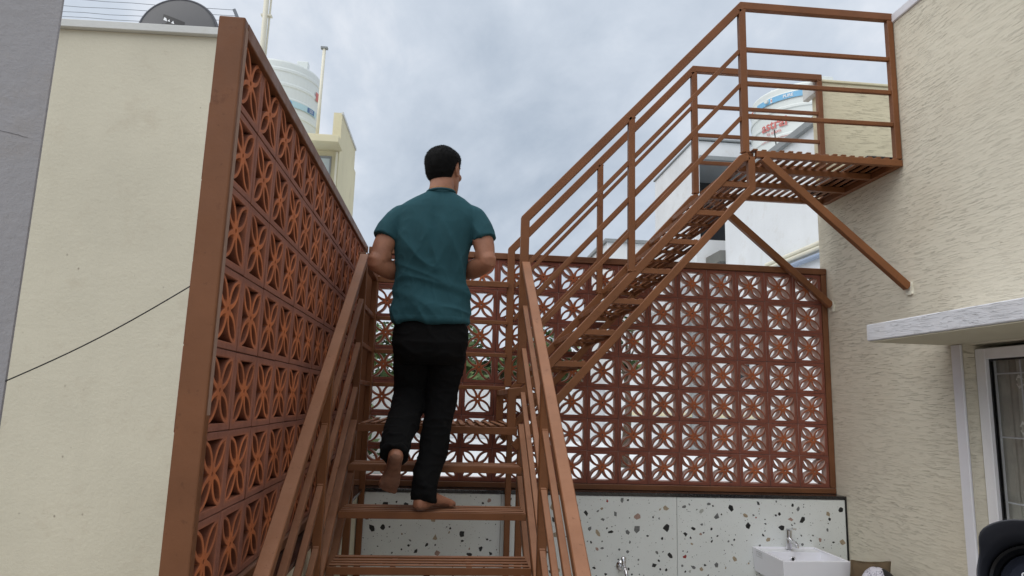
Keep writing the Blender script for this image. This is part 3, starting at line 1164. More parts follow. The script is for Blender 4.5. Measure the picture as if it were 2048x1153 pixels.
def hand(wrist, d, pal, thumb_side):
    """wrist point, direction of the hand, palm-facing normal, +1/-1 thumb side"""
    d = Vector(d).normalized()
    pal = (Vector(pal) - d * Vector(pal).dot(d)).normalized()
    sd = d.cross(pal) * thumb_side
    wv = Vector(wrist)
    rings_ = []
    for t, hw, hh in ((-0.01, .024, .018), (0.015, .029, .016), (0.045, .037, .015), (0.075, .041, .0135), (0.09, .038, .010)):
        c = wv + d * t
        rings_.append([c + sd * (hw * math.cos(2 * math.pi * k / 16)) + pal * (hh * math.sin(2 * math.pi * k / 16)) for k in range(16)])
    loft(bm, rings_)
    for q, (L_, off) in enumerate(((0.068, .029), (0.076, .010), (0.070, -.010), (0.054, -.028))):
        base = wv + d * 0.082 + sd * off
        pts = [base - d * 0.012]
        cur, ang = base, 0.25
        for k in range(3):
            dirv = d * math.cos(ang) + pal * math.sin(ang)
            pts.append(cur)
            cur = cur + dirv * (L_ * (0.42, 0.32, 0.26)[k])
            ang += 0.55
        pts.append(cur)
        tube(bm, pts, [.0088, .0092, .0085, .0078, .0068], 10, True)
    b0 = wv + d * 0.02 + sd * 0.022
    tube(bm, [b0, b0 + d * .028 + sd * .020 + pal * .010, b0 + d * .058 + sd * .026 + pal * .022, b0 + d * .080 + sd * .022 + pal * .030], [.013, .012, .0105, .008], 10, True)


# arms: shoulder, elbow bent, forearms brought in front of the belly
LE, LW_ = (0.212, 1.425, 1.108), (0.345, 1.665, 1.095)
RE, RW_ = (0.708, 1.425, 1.140), (0.575, 1.665, 1.110)
limb([(0.345, 1.50, 1.31), (0.290, 1.485, 1.29), (0.243, 1.455, 1.215), LE], [.040, .046, (.050, .053), (.040, .044)])
limb([(0.238, 1.452, 1.150), (0.205, 1.418, 1.103), (0.262, 1.500, 1.088), (0.300, 1.58, 1.09), LW_], [(.046, .046), (.039, .040), (.046, .047), .040, (.024, .030)])
limb([(0.595, 1.50, 1.32), (0.648, 1.485, 1.305), (0.688, 1.455, 1.235), RE], [.040, .046, (.050, .053), (.040, .044)])
limb([(0.690, 1.452, 1.175), (0.712, 1.418, 1.132), (0.660, 1.500, 1.112), (0.620, 1.58, 1.11), RW_], [(.046, .046), (.039, .040), (.046, .047), .040, (.024, .030)])
hand(LW_, (0.62, 0.45, 0.10), (0.3, -0.8, 0.35), 1)
hand(RW_, (-0.62, 0.45, 0.10), (-0.3, -0.8, 0.35), -1)
# legs
limb([(0.390, 1.50, 0.84), (0.386, 1.555, 0.66), (0.386, 1.600, 0.528), (0.365, 1.470, 0.390), (0.352, 1.335, 0.315), (0.352, 1.300, 0.285)], [.075, .066, .052, .052, .034, .034])
limb([(0.548, 1.50, 0.84), (0.540, 1.530, 0.66), (0.533, 1.545, 0.52), (0.507, 1.480, 0.29), (0.470, 1.405, 0.115), (0.468, 1.398, 0.075)], [.075, .066, .052, .050, .034, .034])


def foot(heel, f, u, L_, mirror):
    f = Vector(f).normalized()
    u = (Vector(u) - f * Vector(u).dot(f)).normalized()
    s = f.cross(u) * mirror            # towards the big toe
    k = L_ / 0.245
    H_ = Vector(heel)
    rr = []
    for t, hw, b, tp, sh in ((-.004, .014, .016, .040, 0), (.006, .025, .004, .060, 0), (.030, .0315, .000, .078, 0), (.062, .031, .003, .086, .001), (.100, .031, .009, .076, .003),
                             (.140, .036, .009, .058, .003), (.172, .042, .002, .045, .002), (.195, .0445, .000, .036, .000), (.212, .042, .002, .028, -.001)):
        c = H_ + f * (t * k) + u * ((b + tp) / 2 * k) + s * (sh * k)
        ring = []
        for q in range(20):
            a = 2 * math.pi * q / 20
            ca, sa = math.cos(a), math.sin(a)
            ex = 0.75 if sa < 0 else 1.0
            ring.append(c + s * (hw * k * math.copysign(abs(ca) ** 0.8, ca)) + u * ((tp - b) / 2 * k * math.copysign(abs(sa) ** ex, sa)))
        rr.append(ring)
    loft(bm, rr)
    for off, t0, t1, r in ((.030, .200, .243, .0125), (.011, .205, .240, .0085), (-.005, .203, .233, .008), (-.020, .198, .225, .0078), (-.034, .190, .214, .0075)):
        a = H_ + f * (t0 * k) + s * (off * k) + u * (r * 1.25 * k)
        b = H_ + f * (t1 * k) + s * (off * k) + u * (r * 1.05 * k)
        tube(bm, [a - f * 0.012, a, (a + b) / 2 + u * .003, b], [r * k * 1.05, r * k, r * k, r * k * 0.95], 10, True)
    for s2 in (-1, 1):
        ball(bm, H_ + f * (.052 * k) + u * (.072 * k) + s * (s2 * .026 * k), .013, 10)


foot((0.360, 1.225, 0.258), (-0.040, 0.160, -0.150), (0, 0.67, 0.74), 0.245, 1)
foot((0.444, 1.362, 0.031), (0.66, 0.75, 0.0), (0, 0, 1), 0.245, -1)
tube(bm, [(0.352, 1.330, 0.315), (0.353, 1.300, 0.288), (0.355, 1.275, 0.270)], [.034, .033, .030], 14, True)
tube(bm, [(0.468, 1.405, 0.12), (0.471, 1.396, 0.075), (0.473, 1.396, 0.055)], [.034, .033, .031], 14, True)
bmesh.ops.recalc_face_normals(bm, faces=bm.faces)
bme = from_modifiers(bm, [('REMESH', dict(mode='VOXEL', voxel_size=0.0042)), ('SMOOTH', dict(factor=0.5, iterations=4))])
bme.name = 'body'
bme.polygons.foreach_set('use_smooth', [True] * len(bme.polygons))
bme.materials.clear()
bme.materials.append(SKIN.m)
bme.materials.append(simple('dusty_sole', lin((128, 92, 74)), 0.85, 0.22, 26, 0.001, 160))
for p_ in bme.polygons:
    if p_.center.z < 0.30:
        if (p_.center.x < 0.41 and p_.normal.dot(Vector((0, -0.67, -0.74))) > 0.35) or (p_.center.x >= 0.41 and p_.normal.z < -0.4):
            p_.material_index = 1
link('body', bme, person)

# eyes
EYE = simple('eye_white', lin((225, 220, 214)), 0.2)
for s in (-1, 1):
    bm = B()
    ball(bm, (0, 0, 0), 0.0115, 14, HM @ Matrix.Translation((s * 0.032, 0.0865, 0.010)))
    obj('eye', bm, EYE, person, smooth=True)


# hair: a close crop that thins to nothing at the hairline
def hairline(a, z):
    """how far inside the hair a direction is, in metres of height above the line; a = angle from the front"""
    deg = abs(math.degrees(a))
    if deg < 55:
        zl = 0.062
    elif deg < 82:
        zl = 0.062 - (deg - 55) / 27 * 0.075
    elif deg < 100:
        zl = -0.013 + (deg - 82) / 18 * 0.042
    elif deg < 118:
        zl = 0.029 - (deg - 100) / 18 * 0.070
    else:
        zl = -0.041 - (deg - 118) / 62 * 0.030
    return z - zl


bm = B()
NA, NZ_ = 120, 60
zs_ = list(np.linspace(-0.08, 0.114, NZ_))
grid = []
for z in zs_:
    row = []
    for k, p in enumerate(hring(z, 0.0, NA)):
        a = math.atan2(p.x, p.y)
        ins = hairline(a, z)
        off = 0.0005 + 0.0088 * max(0, min(1, (ins + 0.004) / 0.038)) ** 0.7
        nrm = Vector((p.x / 0.075 ** 2, (p.y - 0.0) / 0.095 ** 2, max(0, z - 0.0) / 0.10 ** 2 * 1.2)).normalized()
        w = mnoise.noise(p * 95) * 0.0016 + mnoise.noise(p * 30) * 0.0016
        ok = ins > -0.004 + mnoise.noise(p * 160) * 0.004
        row.append((bm.verts.new(HM @ (p + nrm * max(-0.003, (off + w * min(1, max(0, ins) / 0.02)) if ok else -0.004))), ok))
    grid.append(row)
for r0, r1 in zip(grid, grid[1:]):
    for k in range(NA):
        q = [r0[k], r0[(k + 1) % NA], r1[(k + 1) % NA], r1[k]]
        if sum(1 for _, ok in q if ok) >= 3:
            bm.faces.new([v for v, _ in q])
top = bm.verts.new(HM @ Vector((0, -0.002, 0.1255)))
for k in range(NA):
    bm.faces.new((grid[-1][k][0], grid[-1][(k + 1) % NA][0], top))
for v in [v for v in bm.verts if not v.link_faces]:
    bm.verts.remove(v)
# stubble-length strands that break the smooth outline
bm.normal_update()
fl = list(bm.faces)
rnd = random.Random(3)
for _ in range(9000):
    f = rnd.choice(fl)
    vs = [v.co for v in f.verts]
    w = [rnd.random() for _ in vs]
    tot = sum(w)
    p = sum((v * (x / tot) for v, x in zip(vs, w)), Vector())
    n = (f.normal + Vector((rnd.uniform(-.5, .5), rnd.uniform(-.5, .5), rnd.uniform(-.9, .1)))).normalized()
    t = n.cross(Vector((rnd.uniform(-1, 1), rnd.uniform(-1, 1), rnd.uniform(-1, 1)))).normalized() * 0.0005
    ln = rnd.uniform(0.0025, 0.0065)
    bm.faces.new((bm.verts.new(p - t), bm.verts.new(p + t), bm.verts.new(p + n * ln)))
me = bpy.data.meshes.new('hair')
bm.to_mesh(me)
bm.free()
me.materials.append(HAIR)
me.polygons.foreach_set('use_smooth', [True] * len(me.polygons))
link('hair', me, person)


def displaced(me, fn):
    n = len(me.vertices)
    co = np.empty(n * 3)
    no = np.empty(n * 3)
    me.vertices.foreach_get('co', co)
    me.vertices.foreach_get('normal', no)
    co = co.reshape(-1, 3)
    no = no.reshape(-1, 3)
    d = np.array([fn(Vector(c), Vector(m)) for c, m in zip(co, no)])
    co += no * d[:, None]
    me.vertices.foreach_set('co', co.ravel())
    me.update()


def ridge(p):
    return 1.0 - min(1.0, abs(mnoise.noise(p)) * 2.2)


# T-shirt
bm = B()
prof = [(0.842, .287, .640, .118), (0.855, .286, .641, .122), (0.90, .284, .637, .124), (0.96, .283, .630, .121), (1.02, .286, .626, .118), (1.10, .283, .627, .121),
        (1.17, .280, .630, .124), (1.24, .277, .642, .122), (1.30, .274, .656, .114), (1.345, .275, .665, .102), (1.380, .285, .660, .090), (1.408, .322, .634, .082), (1.433, .362, .603, .076), (1.456, .400, .566, .071), (1.468, .420, .546, .068)]
rings = []
for z, xl, xr, dp in prof:
    back = np.interp(z, [0.84, 0.9, 1.02, 1.17, 1.25, 1.30, 1.345, 1.38, 1.408, 1.433, 1.456, 1.468], [1.378, 1.374, 1.385, 1.366, 1.366, 1.372, 1.382, 1.390, 1.400, 1.411, 1.423, 1.430])
    front = np.interp(z, [0.84, 1.02, 1.17, 1.30, 1.345, 1.38, 1.408, 1.433, 1.456, 1.468], [1.615, 1.612, 1.612, 1.602, 1.588, 1.572, 1.560, 1.554, 1.552, 1.553])
    rings.append(superellipse((xl + xr) / 2, (back + front) / 2, z, (xr - xl) / 2, (front - back) / 2, (front - back) / 2, 44, 2.5 if z < 1.36 else 2.3))
loft(bm, rings)
for pts in ([(0.350, 1.495, 1.362), (0.298, 1.487, 1.335), (0.258, 1.470, 1.275), (0.236, 1.456, 1.222)],
            [(0.585, 1.495, 1.376), (0.645, 1.487, 1.350), (0.678, 1.470, 1.290), (0.697, 1.456, 1.236)]):
    p, r = smooth_path(pts, [(.044, .062), (.056, .068), (.058, .068), (.058, .069)], 8)
    tube(bm, p, r, 28)
bmesh.ops.recalc_face_normals(bm, faces=bm.faces)
sm = from_modifiers(bm, [('REMESH', dict(mode='VOXEL', voxel_size=0.0045)), ('SMOOTH', dict(factor=0.5, iterations=10))])


def shirt_folds(c, n):
    z = c.z
    k = max(0.0, min(1.0, (1.36 - z) / 0.30))
    low_ = max(0.0, 1 - abs(z - 0.99) / 0.17)
    # long diagonal pulls across the back
    a, b = (c.x - 0.46), (z - 1.1)
    u, v = a * 0.83 + b * 0.55, -a * 0.55 + b * 0.83
    d = 0.022 * k * (ridge(Vector((u * 7.5, v * 1.7, c.y * 3))) ** 2 - 0.30)
    u2, v2 = -a * 0.80 + b * 0.60, a * 0.60 + b * 0.80
    d += 0.0035 * k * (ridge(Vector((u2 * 10.0 + 4, v2 * 2.6, c.y * 4))) ** 2.5 - 0.25)
    # sag gathered above the hem
    d += 0.013 * low_ * (ridge(Vector((a * 2.6 + 9, z * 13 + a * 4.5, c.y * 2))) ** 2 - 0.35)
    # finer creases
    d += 0.0025 * (ridge(Vector((c.x * 22, z * 14, c.y * 20))) ** 2 - 0.3) * (0.4 + 0.6 * k)
    # hollow down the spine
    if n.y < 0:
        d -= 0.010 * math.exp(-((c.x - 0.468) / 0.03) ** 2) * max(0, min(1, (z - 0.9) / 0.2)) * max(0, min(1, (1.42 - z) / 0.12))
    # doubled hems
    if 0.848 < z < 0.866:
        d += 0.0012
    return d


displaced(sm, shirt_folds)
sm.name = 'shirt'
sm.polygons.foreach_set('use_smooth', [True] * len(sm.polygons))
sm.materials.clear()
sm.materials.append(TEAL)
link('shirt', sm, person)
# collar rib
bm = B()
pts = []
for k in range(33):
    a = 2 * math.pi * k / 32
    pts.append((0.483 + 0.0655 * math.cos(a), 1.484 + 0.071 * math.sin(a), 1.466 - 0.020 * max(0, math.sin(a)) + 0.003 * math.cos(a)))
tube(bm, pts, 0.006, 8)
obj('collar', bm, TEAL, person, smooth=True)
bm = B()
tube(bm, [(0.484 + 0.0605 * math.cos(2 * math.pi * k / 32), 1.488 + 0.066 * math.sin(2 * math.pi * k / 32), 1.480 - 0.045 * max(0, math.sin(2 * math.pi * k / 32))) for k in range(33)], 0.0011, 6)
obj('neck_chain', bm, GOLD, person)

# trousers
bm = B()
rings = []
for z, a, bf, bb in ((0.655, .128, .085, .085), (0.69, .158, .105, .112), (0.74, .172, .112, .126), (0.80, .172, .110, .122), (0.86, .164, .102, .106), (0.90, .158, .095, .095)):
    rings.append(superellipse(0.465, 1.50, z, a, bf, bb, 40, 2.3))
loft(bm, rings)
p, r = smooth_path([(0.386, 1.505, 0.77), (0.386, 1.555, 0.65), (0.386, 1.590, 0.528), (0.365, 1.480, 0.405), (0.349, 1.365, 0.326), (0.347, 1.288, 0.262)],
                   [(.092, .090), (.088, .086), (.076, .078), (.070, .073), (.060, .062), (.054, .056)], 10)
tube(bm, p, r, 28)
p, r = smooth_path([(0.546, 1.505, 0.77), (0.541, 1.530, 0.65), (0.531, 1.545, 0.52), (0.505, 1.485, 0.29), (0.474, 1.415, 0.13), (0.470, 1.402, 0.066)],
                   [(.092, .090), (.082, .082), (.068, .070), (.060, .063), (.054, .056), (.051, .056)], 10)
tube(bm, p, r, 28)
for c, d_, r0 in (((0.346, 1.335, 0.306), Vector((-.1, -.75, -.5)), .061), ((0.347, 1.292, 0.268), Vector((-.1, -.75, -.6)), .0595), ((0.472, 1.408, 0.100), Vector((0, 0, -1)), .056), ((0.474, 1.415, 0.135), Vector((0, .1, -1)), .0565)):
    d_.normalize()
    q = d_.to_track_quat('Z', 'Y')
    tube(bm, [Vector(c) + q @ Vector((r0 * 0.88 * math.cos(t * math.pi / 12), r0 * 0.93 * math.sin(t * math.pi / 12), 0.008 * math.sin(t * 1.3))) for t in range(25)], 0.0085, 8)
bmesh.ops.recalc_face_normals(bm, faces=bm.faces)
tm = from_modifiers(bm, [('REMESH', dict(mode='VOXEL', voxel_size=0.005)), ('SMOOTH', dict(factor=0.5, iterations=6))])


def trouser_folds(c, n):
    d = 0.008 * (ridge(Vector((c.x * 6, c.y * 6, c.z * 3.2))) ** 2 - 0.3)
    d += 0.004 * (ridge(Vector((c.x * 13 + 3, c.y * 13, c.z * 24))) ** 2 - 0.3)
    return d


displaced(tm, trouser_folds)
tm.name = 'trousers'
tm.polygons.foreach_set('use_smooth', [True] * len(tm.polygons))
tm.materials.clear()
tm.materials.append(BLACKC)
link('trousers', tm, person)
bm = B()
for k, rr in enumerate((0.031, 0.0315, 0.031)):
    d_ = (Vector(RW_) - Vector((0.620, 1.58, 1.11))).normalized()
    q = d_.to_track_quat('Z', 'Y')
    c = Vector((0.620, 1.58, 1.11)).lerp(Vector(RW_), 0.62 + k * 0.07)
    tube(bm, [c + q @ Vector((rr * 1.06 * math.cos(t * math.pi / 10), rr * 1.06 * math.sin(t * math.pi / 10), 0.002 * math.sin(t * 0.9 + k))) for t in range(21)], 0.0026, 6)
obj('wrist_thread', bm, THREAD, person)

# ------------------------------------------------------------------ basin, taps, seat things by the terrazzo wall
basin = thing('washbasin', 'white rectangular ceramic washbasin fixed to the terrazzo wall', 'washbasin')
bm = B()
X0, X1, Y0, Y1, ZT, ZB = 2.462, 2.862, 2.178, TF - 0.001, -0.335, -0.478


def rect(x0, x1, y0_, y1_, z):
    return [bm.verts.new(p) for p in ((x0, y0_, z), (x1, y0_, z), (x1, y1_, z), (x0, y1_, z))]


rs = [rect(X0 + 0.012, X1 - 0.012, Y0 + 0.012, Y1, ZB), rect(X0, X1, Y0, Y1, ZT), rect(X0 + 0.013, X1 - 0.013, Y0 + 0.013, Y1 - 0.010, ZT),
      rect(X0 + 0.014, X1 - 0.014, Y0 + 0.014, Y1 - 0.011, ZT - 0.008)]
for a, b in zip(rs, rs[1:]):
    for i in range(4):
        bm.faces.new((a[i], a[(i + 1) % 4], b[(i + 1) % 4], b[i]))
bm.faces.new(rs[0][::-1])
# deck at the back, bowl in front
o4 = rs[3]
dk = [bm.verts.new((X0 + 0.014, Y1 - 0.105, ZT - 0.010)), bm.verts.new((X1 - 0.014, Y1 - 0.105, ZT - 0.010))]
bm.faces.new((dk[0], dk[1], o4[2], o4[3]))
fl_ = rect(X0 + 0.04, X1 - 0.04, Y0 + 0.045, Y1 - 0.125, ZT - 0.105)
tp = [o4[0], o4[1], dk[1], dk[0]]
for i in range(4):
    bm.faces.new((tp[i], tp[(i + 1) % 4], fl_[(i + 1) % 4], fl_[i]))
bm.faces.new(fl_)
obj('bowl', bm, CERAMIC, basin, 0.004, seg=3)
fx, fy = 2.672, 2.512
bm = B()
tube(bm, [(fx, fy, ZT - 0.012), (fx, fy, ZT - 0.004)], 0.026, 24)
tube(bm, [(fx, fy, ZT - 0.0035), (fx, fy, ZT + 0.072)], [0.0185, 0.0175], 24)
tube(bm, [(fx, fy + 0.004, ZT + 0.062), (fx, fy - 0.05, ZT + 0.050), (fx, fy - 0.098, ZT + 0.036)], [(0.011, 0.016), (0.010, 0.015), (0.010, 0.013)], 18)
tube(bm, [(fx, fy - 0.092, ZT + 0.036), (fx, fy - 0.095, ZT + 0.020)], 0.0105, 16)
fa = obj('faucet', bm, CHROME, basin, smooth=False, bevel=0.001)
bm = B()
tube(bm, [(fx, fy, ZT + 0.0725), (fx, fy, ZT + 0.108)], [0.0175, 0.019], 24)
sweep(bm, [(fx, fy + 0.012, ZT + 0.112), (fx, fy - 0.03, ZT + 0.122), (fx, fy - 0.075, ZT + 0.126)], 0.024, 0.008, (1, 0, 0))
obj('lever', bm, CHROME, fa, bevel=0.001)
bm = B()
M0 = Matrix.Translation((fx - 0.01, Y1 - 0.1155, ZT - 0.05)) @ Matrix.Rotation(math.radians(78), 4, 'X')
tube(bm, [M0 @ Vector((0.013 * math.cos(t * math.pi / 12), 0.013 * math.sin(t * math.pi / 12), 0.002)) for t in range(25)], 0.0042, 8)
ov = obj('overflow', bm, CHROME, basin, smooth=True)
bm = B()
tube(bm, [M0 @ Vector((0, 0, 0.0005)), M0 @ Vector((0, 0, 0.0025))], 0.011, 20)
obj('overflow_hole', bm, BLACK, ov)
LAB = simple('label_grey', lin((150, 152, 156)), 0.4)
bm = B()
ya, yb, za, zb = 2.515, 2.440, ZT - 0.016, ZT - 0.045
for (a0, a1, b0, b1) in ((yb, ya, za - 0.002, za), (yb, ya, zb, zb + 0.002), (yb, yb + 0.002, zb, za), (ya - 0.002, ya, zb, za), (yb + 0.006, ya - 0.01, za - 0.011, za - 0.009), (yb + 0.006, ya - 0.02, za - 0.018, za - 0.016)):
    f_ = lambda y, z: (X0 + 0.012 * (ZT - z) / (ZT - ZB) - 0.0008, y, z)
    bm.faces.new([bm.verts.new(f_(y, z)) for y, z in ((a0, b0), (a1, b0), (a1, b1), (a0, b1))])
obj('sticker', bm, LAB, basin)

tap = thing('wall_tap', 'small chrome tap sticking out of the terrazzo tile behind the stair rail', 'tap')
tx, tz = 1.640, -0.455
bm = B()
tube(bm, [(tx, TF + 0.002, tz), (tx, TF - 0.006, tz), (tx, TF - 0.014, tz)], [0.031, 0.030, 0.020], 28)
obj('flange', bm, CHROME, tap, smooth=False)
bm = B()
p, r = smooth_path([(tx, TF - 0.012, tz), (tx, TF - 0.05, tz), (tx + 0.002, TF - 0.085, tz + 0.004), (tx + 0.003, TF - 0.115, tz - 0.02), (tx + 0.003, TF - 0.12, tz - 0.06)], [.011, .013, .015, .012, .0105], 6)
tube(bm, p, r, 20)
obj('spout', bm, CHROME, tap, smooth=True)
bm = B()
tube(bm, [(tx + 0.001, TF - 0.062, tz + 0.010), (tx + 0.001, TF - 0.062, tz + 0.030), (tx + 0.001, TF - 0.066, tz + 0.062)], [(.010, .012), (.013, .014), (.008, .016)], 18, True)
obj('tap_handle', bm, CHROME, tap, smooth=True)

bench = thing('bench', 'plain plastered bench along the cream house wall under the cushion', 'bench')
bx('seat_block', CREAM_PLAIN, (2.70, RW - 0.002, 1.62, 2.16, ZF, -0.72), bench, 0.004)

cush = thing('cushion', 'brown fabric cushion standing on the bench beside the washbasin', 'cushion')
bm = B()
bmesh.ops.create_cube(bm, size=1)
bmesh.ops.subdivide_edges(bm, edges=bm.edges, cuts=13, use_grid_fill=True)
MC = Matrix.Translation((2.915, 2.105, -0.515)) @ Matrix.Rotation(math.radians(90), 4, 'Z') @ Matrix.Rotation(-0.10, 4, 'Y') @ Matrix.Rotation(0.02, 4, 'X')
for v in bm.verts:
    x, y, z = v.co * 2
    edge = (1 - abs(y) ** 3) * (1 - abs(z) ** 3)
    v.co = MC @ Vector((x * (0.010 + 0.05 * edge ** 0.55), -y * 0.112 * (1 - 0.05 * (1 - z * z)), z * 0.205 * (1 - 0.045 * (1 - y * y)) + mnoise.noise(Vector((x, y, z)) * 1.7) * 0.008))
obj('cushion_cover', bm, CUSH, cush, smooth=True)
bm = B()
pts = []
for k in range(49):
    t = k / 48 * 4
    sd, f = int(t) % 4, t - int(t)
    y, z = ((-1 + 2 * f, 1), (1, 1 - 2 * f), (1 - 2 * f, -1), (-1, -1 + 2 * f))[sd]
    pts.append(MC @ Vector((0, -y * 0.112 * (1 - 0.05 * (1 - z * z)), z * 0.205 * (1 - 0.045 * (1 - y * y)))))
tube(bm, pts, 0.0055, 8)
obj('piping', bm, CUSH, cush, smooth=True)

PRINTC = Mat('blue_white_print_cloth', 0.85, 0, 0.2)
_v = PRINTC.coord('pos')
_vr = PRINTC.n('ShaderNodeTexVoronoi', feature='DISTANCE_TO_EDGE')
_vr.inputs['Scale'].default_value = 75
PRINTC.l(_v, _vr.inputs['Vector'])
_f = PRINTC.math('MULTIPLY', PRINTC.grey(_vr.outputs['Distance'], 0.02, 0.05, 1, 0), PRINTC.grey(PRINTC.noise(_v, 30, 4), 0.42, 0.5))
PRINTC.color(PRINTC.mix(_f, lin((206, 204, 214)), lin((44, 48, 84))))
cl = thing('bag', 'rounded black bag under a white and blue printed cloth, before the brown cushion', 'bag')
bm = B()
ball(bm, (2.905, 1.975, -0.522), (0.100, 0.100, 0.197), 28)
for v in bm.verts:
    v.co += Vector((mnoise.noise(v.co * 9), mnoise.noise(v.co * 9 + Vector((5, 0, 0))), mnoise.noise(v.co * 9 + Vector((0, 7, 0))))) * 0.012
obj('bag_body', bm, BLACK, cl, smooth=True)
bm = B()
NA2, NB2 = 40, 16
rows = []
for i in range(NB2 + 1):
    row = []
    ph = math.radians(4 + 52 * i / NB2)
    for k in range(NA2):
        th = 2 * math.pi * k / NA2
        q = Vector((math.sin(ph) * math.cos(th) * 0.107, math.sin(ph) * math.sin(th) * 0.107, math.cos(ph) * 0.206))
        q *= 1 + 0.025 * mnoise.noise(q * 26) + 0.02 * math.sin(th * 7) * (i / NB2)
        row.append(bm.verts.new(Vector((2.885, 1.985, -0.524)) + q))
    rows.append(row)
for a, b in zip(rows, rows[1:]):
    for k in range(NA2):
        bm.faces.new((a[k], a[(k + 1) % NA2], b[(k + 1) % NA2], b[k]))
bm.faces.new(rows[0])
cme = from_modifiers(bm, [('SOLIDIFY', dict(thickness=0.003, offset=1.0))])
cme.name = 'cloth'
cme.materials.clear()
cme.materials.append(PRINTC.m)
cme.polygons.foreach_set('use_smooth', [True] * len(cme.polygons))
link('cloth', cme, cl)

# camera on a tripod, its hood just inside the picture
ph_ = thing('camera', 'black camera with a petal-shaped lens hood, close by at the lower right beside the window', 'camera')
LC = Vector((1.0705, -1.0490, 0.3590))
AX = Vector((-0.74, -0.60, 0.31)).normalized()
QL = AX.to_track_quat('Z', 'Y')
LM = Matrix.Translation(LC) @ QL.to_matrix().to_4x4()
HOODM = simple('hood_black_plastic', lin((48, 50, 58)), 0.42, 0.15, 14)
RINGM = simple('lens_black_metal', lin((16, 16, 18)), 0.3, 0.15, 14)
LENSG = Mat('lens_front_glass', 0.05, 0.0, 0.8)
LENSG.color(lin((46, 50, 62)))
LENSG.b.inputs['Coat Weight'].default_value = 1.0
bm = B()
NH = 72


def hring2(r, zf):
    return [bm.verts.new(LM @ Vector((r(a) * math.cos(a), r(a) * math.sin(a), zf(a)))) for a in [2 * math.pi * k / NH for k in range(NH)]]


lipz = lambda a: 0.015 * math.tanh(2.6 * math.cos(2 * (a - 1.75)))
fl2 = lambda r0: (lambda a: r0 + 0.22 * (lipz(a) + 0.015))
cn = lambda r0: (lambda a: r0)
R_ = [hring2(cn(0.0385), lambda a: -0.048), hring2(cn(0.0420), lambda a: -0.020), hring2(fl2(0.0425), lipz), hring2(fl2(0.0418), lambda a: lipz(a) + 0.001), hring2(fl2(0.0408), lipz), hring2(cn(0.0402), lambda a: -0.020), hring2(cn(0.0375), lambda a: -0.048)]
for a, b in zip(R_, R_[1:]):
    for k in range(NH):
        bm.faces.new((a[k], a[(k + 1) % NH], b[(k + 1) % NH], b[k]))
obj('lens_hood', bm, HOODM, ph_, smooth=True)
bm = B()


def lathe(prof_, mat_, name, parent):
    bm_ = B()
    rr_ = [[bm_.verts.new(LM @ Vector((r * math.cos(2 * math.pi * k / 48), r * math.sin(2 * math.pi * k / 48), z))) for k in range(48)] for r, z in prof_]
    for a, b in zip(rr_, rr_[1:]):
        for k in range(48):
            bm_.faces.new((a[k], a[(k + 1) % 48], b[(k + 1) % 48], b[k]))
    bm_.faces.new(rr_[-1])
    bm_.faces.new(rr_[0][::-1])
    return obj(name, bm_, mat_, parent, smooth=False)


bm.free()
lathe([(0.034, -0.19), (0.037, -0.17), (0.037, -0.05), (0.0372, -0.046), (0.0372, -0.036), (0.0362, -0.034), (0.034, -0.036), (0.0325, -0.042), (0.0315, -0.045), (0.0310, -0.050)], RINGM, 'lens_barrel', ph_)
lathe([(0.0312, -0.051), (0.030, -0.0455), (0.022, -0.0385), (0.011, -0.0345), (0.001, -0.0335)], LENSG.m, 'front_glass', ph_)
bm = B()
ctr = LM @ Vector((-0.0, 0.0, 0.0))
Mk = LM @ Matrix.Translation((-0.0085, 0.0080, -0.0340))
tube(bm, [Mk @ Vector((0.0022 * math.cos(t * math.pi / 8), 0.0022 * math.sin(t * math.pi / 8), 0)) for t in range(17)], 0.0007, 6)
obj('ring_glint', bm, WPRINT, ph_)  # reflection in the front glass, modelled as a white ring
bm = B()
tube(bm, [Mk @ Vector((0.0042, 0, -0.0008)), Mk @ Vector((0.0042, 0, 0.0002))], 0.0016, 12)
obj('red_glint', bm, RED, ph_)  # red part of the same modelled reflection
bm = B()
box(bm, -0.068, 0.068, -0.050, 0.048, -0.262, -0.192)
box(bm, -0.028, 0.028, 0.049, 0.078, -0.255, -0.196)
for v in bm.verts:
    v.co = LM @ v.co
obj('camera_body', bm, RINGM, ph_, 0.006, seg=2)
tri = thing('tripod', 'black camera tripod standing below the camera', 'tripod')
BC = LM @ Vector((0, -0.055, -0.225))
bm = B()
tube(bm, [BC, BC - Vector((0, 0, 0.06))], 0.026, 16)
tube(bm, [BC - Vector((0, 0, 0.061)), BC - Vector((0, 0, 0.55))], 0.014, 12)
obj('column', bm, BLACK, tri)
for k in range(3):
    a = 0.7 + 2.094 * k
    bm = B()
    tube(bm, [BC - Vector((0, 0, 0.16)) + Vector((math.cos(a), math.sin(a), 0)) * 0.03, Vector((BC.x + 0.42 * math.cos(a), BC.y + 0.42 * math.sin(a), ZF + 0.01))], [0.014, 0.010], 10, True)
    obj('leg', bm, BLACK, tri)

